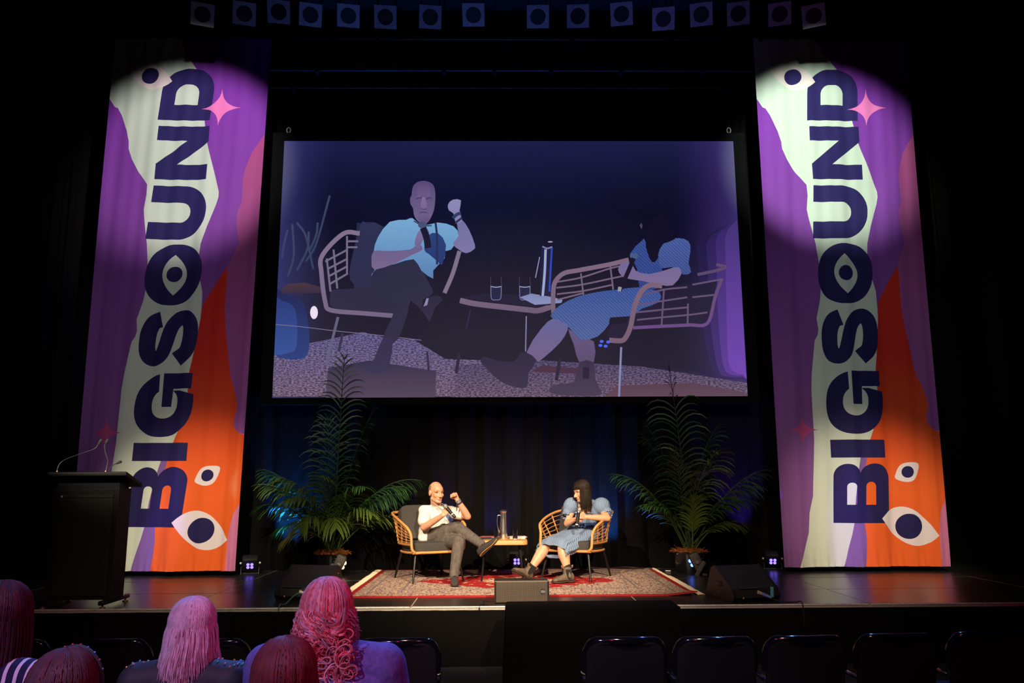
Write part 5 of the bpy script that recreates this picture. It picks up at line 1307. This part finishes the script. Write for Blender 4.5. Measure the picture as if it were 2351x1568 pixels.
pr += [('chain', [nb, che, wai, pel], [.055, .105, .095, .11]), ('c', nb, shR, .05, .042), ('c', nb, shL, .05, .042)]
pr += [('chain', [shR, elR, elR.lerp(wrR, .4), wrR], [.045, .042, .040, .027]), ('chain', [shL, elL, elL.lerp(wrL, .35), wrL], [.046, .043, .043, .028])]
pr += hand_prims(wrL, J(1905, 440, 10.26)-wrL, Vector((-.15, .95, -.1)), -1, .98, (42, 70, 45), .7)
pr += hand_prims(wrR, J(1925, 465, 10.34)-wrR, Vector((.5, -.6, .1)), 1, .95, (50, 70, 45), .6)
hipR, knR, anR = J(1940, 650, 10.68), J(1590, 752, 10.52), J(1452, 960, 10.42)
hipL, knL, anL = J(2040, 665, 10.66), J(1760, 770, 10.26), J(1806, 965, 10.20)
pr += [('chain', [pel, hipR, knR], [.11, .09, .062]), ('chain', [knR, knR.lerp(anR, .30), knR.lerp(anR, .62), anR], [.068, .074, .060, .042]), ('chain', [pel, hipL, knL], [.11, .09, .062]), ('chain', [knL, knL.lerp(anL, .30), knL.lerp(anL, .62), anL], [.068, .074, .058, .042])]
heR = J(1438, 1052, 10.45); heR.z = fl; toR = J(1268, 990, 10.30)
heL = Vector((J(1868, 1092, 10.15).x, 10.20, fl)); toL = Vector((J(1660, 1110, 10.05).x, 10.08, fl))
pr += [('c', anR, heR+Vector((-.04, 0, .055)), .040, .034), ('c', heR+Vector((-.05, 0, .05)), toR.lerp(heR, .2)+Vector((0, 0, .035)), .032, .024), ('c', anL, heL+Vector((-.04, 0, .055)), .040, .034), ('c', heL+Vector((-.05, 0, .05)), toL.lerp(heL, .2)+Vector((0, 0, .03)), .032, .024)]
blob('body', pr, .0055, SKW, wom, og, 2)
face_parts(hc_, hM, WS, wom, og, mat('dark_brow', (.012, .009, .008), .8), mat('red_lip', srgb(206, 86, 84), .4), closed=True)
sw = (shL-shR); sw.z = 0; sw.normalize(); fw_ = Vector((-.45, -.89, 0)).normalized()
# bodice and puffed sleeves
pr = [('l', [ring(wai, sw*.125, fw_*.105), ring(che+Vector((0, 0, -.03)), sw*.148, fw_*.12), ring(che+Vector((0, 0, .04)), sw*.155, fw_*.115), ring(nb+Vector((0, 0, -.10))+fw_*.012, sw*.150, fw_*.092)]), ('c', J(1905, 320, 10.70), J(1895, 385, 10.70), .05, .05), ('c', J(2050, 320, 10.66), J(2060, 385, 10.66), .05, .05)]
pr += [('e', J(1838, 352, 10.68), (.098, .105, .118), Matrix.Rotation(R_(16), 3, 'Y')), ('e', J(1806, 408, 10.66), (.062, .075, .062)), ('e', J(2140, 352, 10.56), (.118, .12, .115), Matrix.Rotation(R_(-24), 3, 'Y')), ('e', J(2185, 405, 10.52), (.080, .085, .070)), ('e', J(2090, 390, 10.58), (.07, .08, .09))]
blob('dress_bodice', pr, .008, M_dress, wom, og, 3)
for c, d, r in ((J(1800, 450, 10.63), elR-shR, .056), (J(2196, 440, 10.47), elL-shL, .058)):
    d = d.normalized(); Mq = d.to_track_quat('Z', 'Y').to_matrix(); b = MB(); rings_ = []
    for z, k in ((-.035, 1.15), (-.01, 1.0), (.012, 1.22)):
        rings_.append([c+Mq @ Vector((r*k*(1+.10*math.sin(a*11))*math.cos(a), r*k*(1+.10*math.sin(a*11))*math.sin(a), z)) for a in [2*PI*i/66 for i in range(66)]])
    b.loft(rings_, cap=False); b.build('sleeve_cuff', M_dress, wom, origin=og)
b = MB(); b.loft([[q+Vector((0, 0, z)) for q in ring(wai, sw*w_, fw_*(w_-.018), 60)] for z, w_ in ((-.04, .138), (-.02, .133), (.0, .131), (.02, .133), (.035, .136))], cap=False); b.build('belt', M_belt, wom, origin=og)
MB().tube(spline([wai+fw_*.125, J(1960, 520, 10.58), J(1930, 545, 10.57), J(1945, 530, 10.57), wai+fw_*.125], 5), .010, 6).build('belt_knot', M_belt, wom, origin=og)
# skirt: lofted round both thighs down to a wavy hem
kc = knR.lerp(knL, .5); dth = (kc-pel); dth.normalize(); rings_ = []
NR = 96
def skirt_ring(c, ax, ay, ripple, ph):
    out = []
    for k in range(NR):
        a = 2*PI*k/NR; rp_ = 1+ripple*math.sin(9*a+ph)+ripple*.6*math.sin(14*a+2*ph)
        ca, sa = math.cos(a), math.sin(a)
        out.append(c+ax*math.copysign(abs(ca)**.85, ca)*rp_+ay*math.copysign(abs(sa)**.85, sa)*rp_)
    return out
axk = (knL-knR)*.5; Zv = Vector((0, 0, 1))
R0 = [(wai+Vector((0, 0, -.03)), sw*.135, fw_*-.115), (pel+Vector((0, 0, .09))+dth*.02, sw*.185, fw_*-.15), (pel+dth*.12+Vector((0, 0, .03)), sw*.225, Zv*.145+fw_*-.06), (pel.lerp(kc, .50)+Vector((0, 0, .015)), axk.normalized()*.245, Zv*.138), (pel.lerp(kc, .82)+Vector((0, 0, .0)), axk.normalized()*.275, Zv*.128), (kc+dth*.01+Vector((0, 0, .012)), axk.normalized()*.280, Zv*.112+dth*-.02), (kc+dth*.05+Vector((0, 0, -.03)), axk.normalized()*.285, Zv*.088+dth*.02)]
b = MB(); rr_ = [skirt_ring(c, a, q, .006+.008*i, .6*i) for i, (c, a, q) in enumerate(R0)]
for pt in rr_[-1]:
    pass
# subdivide between rings smoothly
full = []
for i in range(len(rr_)-1):
    for s in range(4):
        t = s/4; p0 = rr_[max(i-1, 0)]; p1 = rr_[i]; p2 = rr_[i+1]; p3 = rr_[min(i+2, len(rr_)-1)]
        full.append([.5*((2*p1[k])+(p2[k]-p0[k])*t+(2*p0[k]-5*p1[k]+4*p2[k]-p3[k])*t*t+(3*p1[k]-p0[k]-3*p2[k]+p3[k])*t**3) for k in range(NR)])
full.append(rr_[-1]); inner = [[c0.lerp(sum(full[-1], Vector())/NR, .03) for c0 in full[-1]], [c0.lerp(sum(full[-8], Vector())/NR, .04) for c0 in full[-8]]]
b.loft(full+inner, cap=False); b.build('skirt', M_dress, wom, origin=og)
# hair with a fringe, swept to one side
def hair(name, c, Mh, s, n_, parent, og, mat_, palette, length, seed, flare=.12, bangs=True, r0=.0042, face_open=55, curl=0, part=0, crown=None, end_jit=.05, slope=None):
    """strands laid over the skull, then falling straight down"""
    rnd = random.Random(seed); b = MB(); cols = []; NS = 12 if curl else 6
    for k in range(n_):
        az = rnd.uniform(-180, 180)                       # 90 = forward, in degrees round the head
        lay = rnd.uniform(1.05, 1.13); front = abs(((az-90+180) % 360)-180) < face_open
        endel = rnd.uniform(-25, 8)
        if front:
            if not bangs: continue
            endel = rnd.uniform(4, 14)
        pts = []; a0 = R_(az); st = rnd.uniform(84, 89)
        for j in range(7):
            el = R_(st+(endel-st)*j/6)
            ww = lay*(1+.05*math.sin(j*.5))
            v = Vector((.078*ww*math.cos(el)*math.cos(a0)+part*math.sin(el)*.03, -.012+.098*ww*math.cos(el)*math.sin(a0), .030+.094*ww*math.sin(el)))
            pts.append(Vector(c)+Mh @ (v*s))
        if not front:
            out = Mh @ Vector((math.cos(a0), math.sin(a0)*.7, 0)); out.z = 0
            L_ = length*rnd.uniform(1-end_jit*2.2, 1+end_jit)
            if slope: L_ *= 1+slope*math.cos(a0)
            pl = pts[-1]; fl_ = flare*rnd.uniform(.5, 1.2); cp = rnd.uniform(0, 6.28); wob = rnd.uniform(-.006, .006)
            for j in range(1, NS+1):
                t = j/NS; q = pl+Vector((0, 0, -L_*t))+out*(fl_*L_*t)+Vector((wob*math.sin(t*5), wob*math.cos(t*4), 0))
                if curl:
                    rr = curl*min(1, t*2.0); q += Vector((math.cos(cp+t*11), math.sin(cp+t*11), 0))*rr
                pts.append(q)
        v0 = len(b.v); N = len(pts); r = r0*rnd.uniform(.7, 1.3)
        b.tube(pts, [r*(1 if i < N-3 else (N-i)/4) for i in range(N)], 3, cap=False)
        cc = palette(rnd, az); cols += [cc]*(len(b.v)-v0)
    o = b.build(name, mat_, parent, origin=og, cols=cols); tag(o, kind='stuff'); return o
def mat_hair(name, rough=.38): return mat_attr(name, .55, noise=.15, scale=40, spec=.3)
def scalp(c, Mh, s, parent, og, m, k=1.035, low=-.2):
    b = MB(); vs = []; fs = []; nu, nv = 32, 10
    for j in range(nv+1):
        for i in range(nu):
            az = 2*PI*i/nu; fr = max(0, math.sin(az))
            lo = (-.25+.75*fr) if fr > .3 else -.35
            el = lo+(PI/2-lo)*j/nv
            vs.append(Vector(c)+Mh @ (Vector((.078*k*math.cos(el)*math.cos(az), -.012+.098*k*math.cos(el)*math.sin(az), .030+.094*k*math.sin(el)))*s))
    for j in range(nv):
        for i in range(nu): i2 = (i+1) % nu; fs.append([j*nu+i, j*nu+i2, (j+1)*nu+i2, (j+1)*nu+i])
    b.add(vs, fs); b.build('scalp', m, parent, origin=og)
M_dk = mat('dark_scalp', (.010, .007, .005), .5)
scalp(hc_, hM, WS, wom, og, M_dk)
hair('hair', hc_, hM, WS*1.03, 2400, wom, og, mat_attr('dark_hair', .55, noise=.15, scale=40, spec=.22), lambda r, az: tuple(v*r.uniform(.5, 1.6) for v in (.022, .013, .008)), .235, 5, flare=.10, face_open=50, r0=.0028)
# boots
M_boot = mat('brown_grey_leather', srgb(104, 90, 74), .75, scale=40, var=.25, bump=.15); M_bsole = mat('boot_sole', srgb(60, 52, 44), .7); M_el = mat('black_elastic', (.012, .012, .012), .9)
def boot(heel, toe, ankle, parent, og):
    heel = Vector(heel); toe = Vector(toe); d = (toe-heel); L_ = d.length; d.normalize(); sd = d.cross(Vector((0, 0, 1))).normalized(); up = sd.cross(d)
    def rg(t, w, h0, h1): return ring(heel+d*L_*t+up*(h0+h1)/2, sd*w/2, up*(h1-h0)/2, 18, 2.5)
    pr = [('l', [rg(-.02, .05, .03, .09), rg(.05, .075, .022, .12), rg(.25, .084, .02, .125), rg(.45, .088, .02, .105), rg(.65, .098, .02, .082), rg(.85, .096, .02, .066), rg(.97, .066, .022, .050)]), ('c', heel+d*.075+up*.07, Vector(ankle)+(Vector(ankle)-heel).normalized()*.0, .056, .053)]
    blob('boot', pr, .006, M_boot, parent, og, 2)
    b = MB(); b.loft([rg(-.04, .054, .0, .03), rg(.05, .082, -.0, .03), rg(.27, .080, 0, .028), rg(.30, .080, .008, .028), rg(.42, .086, .008, .026), rg(.46, .092, 0, .026), rg(.7, .106, 0, .026), rg(.88, .102, .002, .028), rg(1.0, .070, .008, .034)]); b.build('boot_sole', M_bsole, parent, origin=og)
    ax = (Vector(ankle)-(heel+d*.075+up*.05)).normalized()
    for s_ in (-1, 1):
        c = heel+d*.085+up*.05+sd*s_*.052
        b = MB(); b.loft([[c+d*x_*w_+sd*s_*.006+ax*z for x_ in (-1, -.4, .4, 1)]+[c+d*x_*w_-sd*s_*.01+ax*z for x_ in (1, .4, -.4, -1)] for z, w_ in ((.0, .012), (.03, .026), (.075, .033), (.115, .036))]); b.build('elastic_gore', M_el, parent, origin=og)
    for k in (-1, 1):
        c = Vector(ankle)+d*k*.052+ax*.0
        MB().tube(spline([c, c+ax*.035+d*k*.012, c+ax*.04+d*k*.03, c+ax*.01+d*k*.018], 4), .005, 5).build('pull_tab', mat('tan_tab', srgb(150, 110, 76), .7), parent, origin=og)
    band_c = Vector(ankle)+ax*.012; Mq = ax.to_track_quat('Z', 'Y').to_matrix()
    MB().lathe([(.050, -.03), (.050, .02), (.046, .035), (.040, .036)], band_c, 20, M=Mq).build('sock', M_el, parent, origin=og)
boot(heR, toR, anR, wom, og); boot(heL, toL, anL, wom, og)
microphone(mh, mt, 'black handheld microphone the woman holds upright at her chest')

# ------------------------------------------------------------------ audience seen from behind
def audience(label, x, Y, ztop, sc, m_top, m_hair, palette, hl, seed, n_=1000, yaw=0, flare=.1, lean=0, shoulder=.20, curl=0, r0=.0045, hs=1.0, slope=None, end_jit=.05, head_dx=0, m_scalp=None, drop=.0):
    og = Vector((x, Y, 0)); t = thing('person', label, 'person', og)
    hM = frame((math.sin(yaw), math.cos(yaw), -.05)); hc_ = Vector((x+head_dx, Y, ztop-.128*hs))
    nb = Vector((x+head_dx*.5, Y-.03, hc_.z-.20*hs-drop)); s = shoulder
    shl, shr = nb+Vector((-s, 0, -.06)), nb+Vector((s, 0, -.06)); pel = Vector((x, Y-.10, .54)); che = Vector((x, Y-.05, (nb.z+pel.z)/2+.08))
    ell_, elr = Vector((x-s-.05, Y+.05, nb.z-.36)), Vector((x+s+.05, Y+.05, nb.z-.36)); wl, wr = Vector((x-.12, Y+.27, .66)), Vector((x+.12, Y+.27, .66))
    pr = head_prims(hc_, hM, hs, nb, (.05, .056)); kl, kr = Vector((x-.11, Y+.36, .50)), Vector((x+.11, Y+.36, .50)); al, ar = Vector((x-.11, Y+.38, .10)), Vector((x+.11, Y+.38, .10))
    pr += [('chain', [nb, che, pel], [.08, .11, .12]), ('c', nb, shl, .05, .05), ('c', nb, shr, .05, .05), ('chain', [shl, ell_, wl], [.05, .042, .028]), ('chain', [shr, elr, wr], [.05, .042, .028])]
    pr += hand_prims(wl, (.3, .9, -.1), (0, 0, -1), 1, .95, (20, 25, 20), .2)+hand_prims(wr, (-.3, .9, -.1), (0, 0, -1), -1, .95, (20, 25, 20), .2)
    pr += [('chain', [pel+Vector((-.09, 0, 0)), kl, al], [.09, .06, .04]), ('chain', [pel+Vector((.09, 0, 0)), kr, ar], [.09, .06, .04])]
    blob('body', pr, .009, mat_skin('skin_audience', srgb(214, 160, 136), 1), t, og, 2)
    X = Vector((1, 0, 0)); Yv = Vector((0, 1, 0))
    pr = [('l', [ring(pel+Vector((0, 0, -.03)), X*.19, Yv*.145), ring(pel.lerp(che, .6), X*.18, Yv*.135), ring(che, X*(s-.01), Yv*.135), ring(che.lerp(nb, .6), X*(s+.02), Yv*.12), ring(nb+Vector((0, 0, -.075)), X*(s-.01), Yv*.092), ring(nb+Vector((0, 0, -.02)), X*.10, Yv*.08), ring(nb+Vector((0, 0, .02)), X*.068, Yv*.066)]), ('c', nb+Vector((0, 0, -.03)), shl, .068, .074), ('c', nb+Vector((0, 0, -.03)), shr, .068, .074), ('chain', [shl, ell_, ell_.lerp(wl, .85)], [.078, .066, .046]), ('chain', [shr, elr, elr.lerp(wr, .85)], [.078, .066, .046])]
    top = blob('top', pr, .009, m_top, t, og, 4)
    pr = [('c', pel+Vector((-.06, 0, 0)), pel+Vector((.06, 0, 0)), .135, .135), ('chain', [pel+Vector((-.09, 0, 0)), kl, al], [.115, .082, .06]), ('chain', [pel+Vector((.09, 0, 0)), kr, ar], [.115, .082, .06])]
    blob('trousers', pr, .012, mat('black_trousers', (.015, .015, .018), .9), t, og, 2)
    for a in (al, ar):
        shoe((a.x, a.y-.05, .001), (a.x, a.y+.19, .001), (0, 0, 1), 1, t, og, mat('black_shoe', (.02, .02, .02), .6), mat('black_shoe_sole', (.03, .03, .03), .7), None, False)
    scalp(hc_, hM, hs, t, og, m_scalp or M_dk, 1.05)
    hair('hair', hc_, hM, hs*1.02, n_, t, og, m_hair, palette, hl, seed, flare=flare, face_open=45, r0=r0, curl=curl, slope=slope, end_jit=end_jit)
    return t, og, nb, hc_, hM
M_ph = mat_hair('pink_blond_hair', .5)
def pal_pink(r, az):
    k = r.uniform(.85, 1.1); return (.84*k, .52*k, .60*k)
# sequinned dark jacket
ms_ = mat('sequin_black', (.012, .010, .016), .7, scale=70, spec=.8)
a1 = audience('person with straight pale pink hair over a dark sequinned jacket', -1.145, 3.10, 1.380, 1, ms_, M_ph, pal_pink, .165, 11, 3400, 0, .16, shoulder=.17, r0=.0026, hs=.88, drop=-.06, m_scalp=mat('pink_scalp', (.45, .25, .32), .6), slope=-.05)
rnd = random.Random(77)
top_ = [q for q in bpy.data.objects if q.parent == a1[0] and q.name.startswith('top')][0]
for k in range(120):
    q = Vector((rnd.uniform(-.27, .27), -.3, a1[2].z-.06-abs(rnd.gauss(0, .10))))
    if rnd.random() < .35: q = Vector((rnd.uniform(-.27, .27), rnd.uniform(-.12, .05), a1[2].z+.1))
    ok, loc_, nor_, _i = top_.closest_point_on_mesh(q)
    col_ = rnd.choice([srgb(255, 190, 120), srgb(255, 90, 120), srgb(120, 190, 255), srgb(230, 220, 255), srgb(120, 240, 230)])
    MB().sphere(a1[1]+loc_+nor_*.001, .0042, 7, 5).build('sequin', mat('sequin_%d' % (int(col_[0]*9)*100+int(col_[2]*9)), col_, .25, .6), a1[0], origin=a1[1])
M_rh = mat_hair('red_hair', .42)
def pal_red(r, az):
    k = r.uniform(.6, 1.25)
    return (.75*k, .16*k, .17*k) if r.random() < .6 else ((.75*k, .38*k, .36*k) if r.random() < .7 else (.60*k, .45*k, .55*k))
M_denim = mat('violet_blue_denim', srgb(104, 98, 168), .85, scale=60, var=.2, bump=.25)
a2 = audience('person with wavy red hair in a violet-blue denim jacket', -.60, 2.92, 1.466, 1, M_denim, M_rh, pal_red, .085, 12, 3000, -.1, .20, shoulder=.20, curl=.012, r0=.0026, hs=.98, end_jit=.16, head_dx=-.015, m_scalp=mat('red_scalp', (.25, .04, .05), .6), drop=-.10)
# twisted half-up knot and loose curls at the back
b = MB(); cols = []; rnd = random.Random(5); kc_ = a2[3]+Vector((.03, -.105, -.045))
for k in range(64):
    a = rnd.uniform(0, 6.28); c0 = kc_+Vector((rnd.uniform(-.07, .08), rnd.uniform(-.025, .0), rnd.uniform(-.10, .02))); r_ = rnd.uniform(.012, .026)
    pts = [c0+Vector((r_*math.cos(a+t*.55), -.012+.01*math.sin(t*.4), r_*math.sin(a+t*.55)-.004*t)) for t in range(18)]
    v0 = len(b.v); b.tube(pts, .0026, 4); cols += [pal_red(rnd, 0)]*(len(b.v)-v0)
for k in range(90):
    sx = rnd.choice((-1, 1)); p0 = a2[3]+Vector((sx*rnd.uniform(.05, .085), -.03-rnd.random()*.03, rnd.uniform(-.02, .06))); p2_ = kc_+Vector((rnd.uniform(-.015, .015), -.012, rnd.uniform(.0, .03)))
    pm = (p0+p2_)/2+Vector((sx*.02, -.045, -.01)); v0 = len(b.v); b.tube(spline([p0, pm, p2_], 6), .0032, 4); cols += [pal_red(rnd, 0)]*(len(b.v)-v0)
o = b.build('hair_knot', M_rh, a2[0], origin=a2[1], cols=cols); tag(o, kind='stuff')
for xx in (-.10, .12):
    MB().tube([(a2[1].x+xx, a2[1].y-.148, a2[2].z-.09), (a2[1].x+xx*1.02, a2[1].y-.178, a2[2].z-.2), (a2[1].x+xx*1.02, a2[1].y-.19, a2[2].z-.36)], .003, 4).build('jacket_seam', mat('seam_thread', srgb(130, 110, 180), .8), a2[0], origin=a2[1])
M_bh = mat_hair('brunette_hair', .36)
audience('person with smooth dark red hair seated nearest, only the crown showing', -.597, 2.32, 1.375, 1, mat('black_top', (.012, .010, .014), .9), M_bh, lambda r, az: tuple(v*r.uniform(.6, 1.4) for v in (.16, .030, .034)), .24, 13, 2600, 0, .07, shoulder=.17, r0=.0026, hs=.93, m_scalp=mat('auburn_scalp', (.05, .012, .012), .6))
a4 = audience('person with dark brown hair and a glittery hairband, nearest at lower left', -1.195, 2.32, 1.348, 1, mat('black_top', (.012, .010, .014), .9), M_bh, lambda r, az: tuple(v*r.uniform(.6, 1.4) for v in (.10, .035, .045)), .24, 14, 2600, .1, .09, shoulder=.17, r0=.0026, hs=.93)
# striped jumper, long dark hair, at the picture edge
mst = bpy.data.materials.new('striped_knit'); mst.use_nodes = True; n = mst.node_tree.nodes; l = mst.node_tree.links; p = n['Principled BSDF']; p.inputs['Roughness'].default_value = .9
tc = n.new('ShaderNodeTexCoord'); wv = n.new('ShaderNodeTexWave'); wv.bands_direction = 'X'; wv.inputs['Scale'].default_value = 9; wv.inputs['Distortion'].default_value = .6; l.new(tc.outputs['Object'], wv.inputs[0])
rp = n.new('ShaderNodeValToRGB'); rp.color_ramp.interpolation = 'CONSTANT'; rp.color_ramp.elements[0].color = (*srgb(24, 26, 66), 1); rp.color_ramp.elements[1].position = .74; rp.color_ramp.elements[1].color = (*srgb(226, 214, 226), 1); l.new(wv.outputs['Fac'], rp.inputs[0]); l.new(rp.outputs[0], p.inputs['Base Color'])
a5 = audience('person with long dark hair and a striped top at the left picture edge', -1.70, 2.84, 1.470, 1, mst, M_bh, lambda r, az: tuple(v*r.uniform(.5, 1.5) for v in (.06, .016, .026)), .30, 15, 2600, .35, .05, shoulder=.185, hs=1.0, r0=.0026, drop=-.07)
# ---- chairs under the seated audience
for x, y, lab in ((-1.145, 3.02, 'hall chair that the pink-haired person sits on'), (-.60, 2.84, 'hall chair that the person in the denim jacket sits on'), (-.597, 2.24, 'hall chair under the nearest person with dark red hair'), (-1.195, 2.24, 'hall chair under the nearest person with dark brown hair'), (-1.70, 2.76, 'hall chair under the person in the striped top')):
    dup(hc, (x, y, -.0), 0, lab)
# glittery hairband stones

hcx, hMx = a4[3], a4[4]
arc = [hcx+hMx @ Vector((.086*math.cos(t), .03, .028+.101*math.sin(t))) for t in [PI*k/24 for k in range(25)]]
hb = MB().tube(arc, .006, 6).build('hairband', M_black, a4[0], origin=a4[1])
rnd = random.Random(9)
for k in range(3, 22, 2):
    c_ = rnd.choice([srgb(255, 60, 120), srgb(120, 190, 255), srgb(255, 90, 150)])
    MB().sphere(arc[k]+(arc[k]-hcx).normalized()*.005, .0038, 7, 5).build('hairband_stone', mat('stone_%d' % int(c_[2]*99), c_, .15, .5), hb, origin=a4[1])
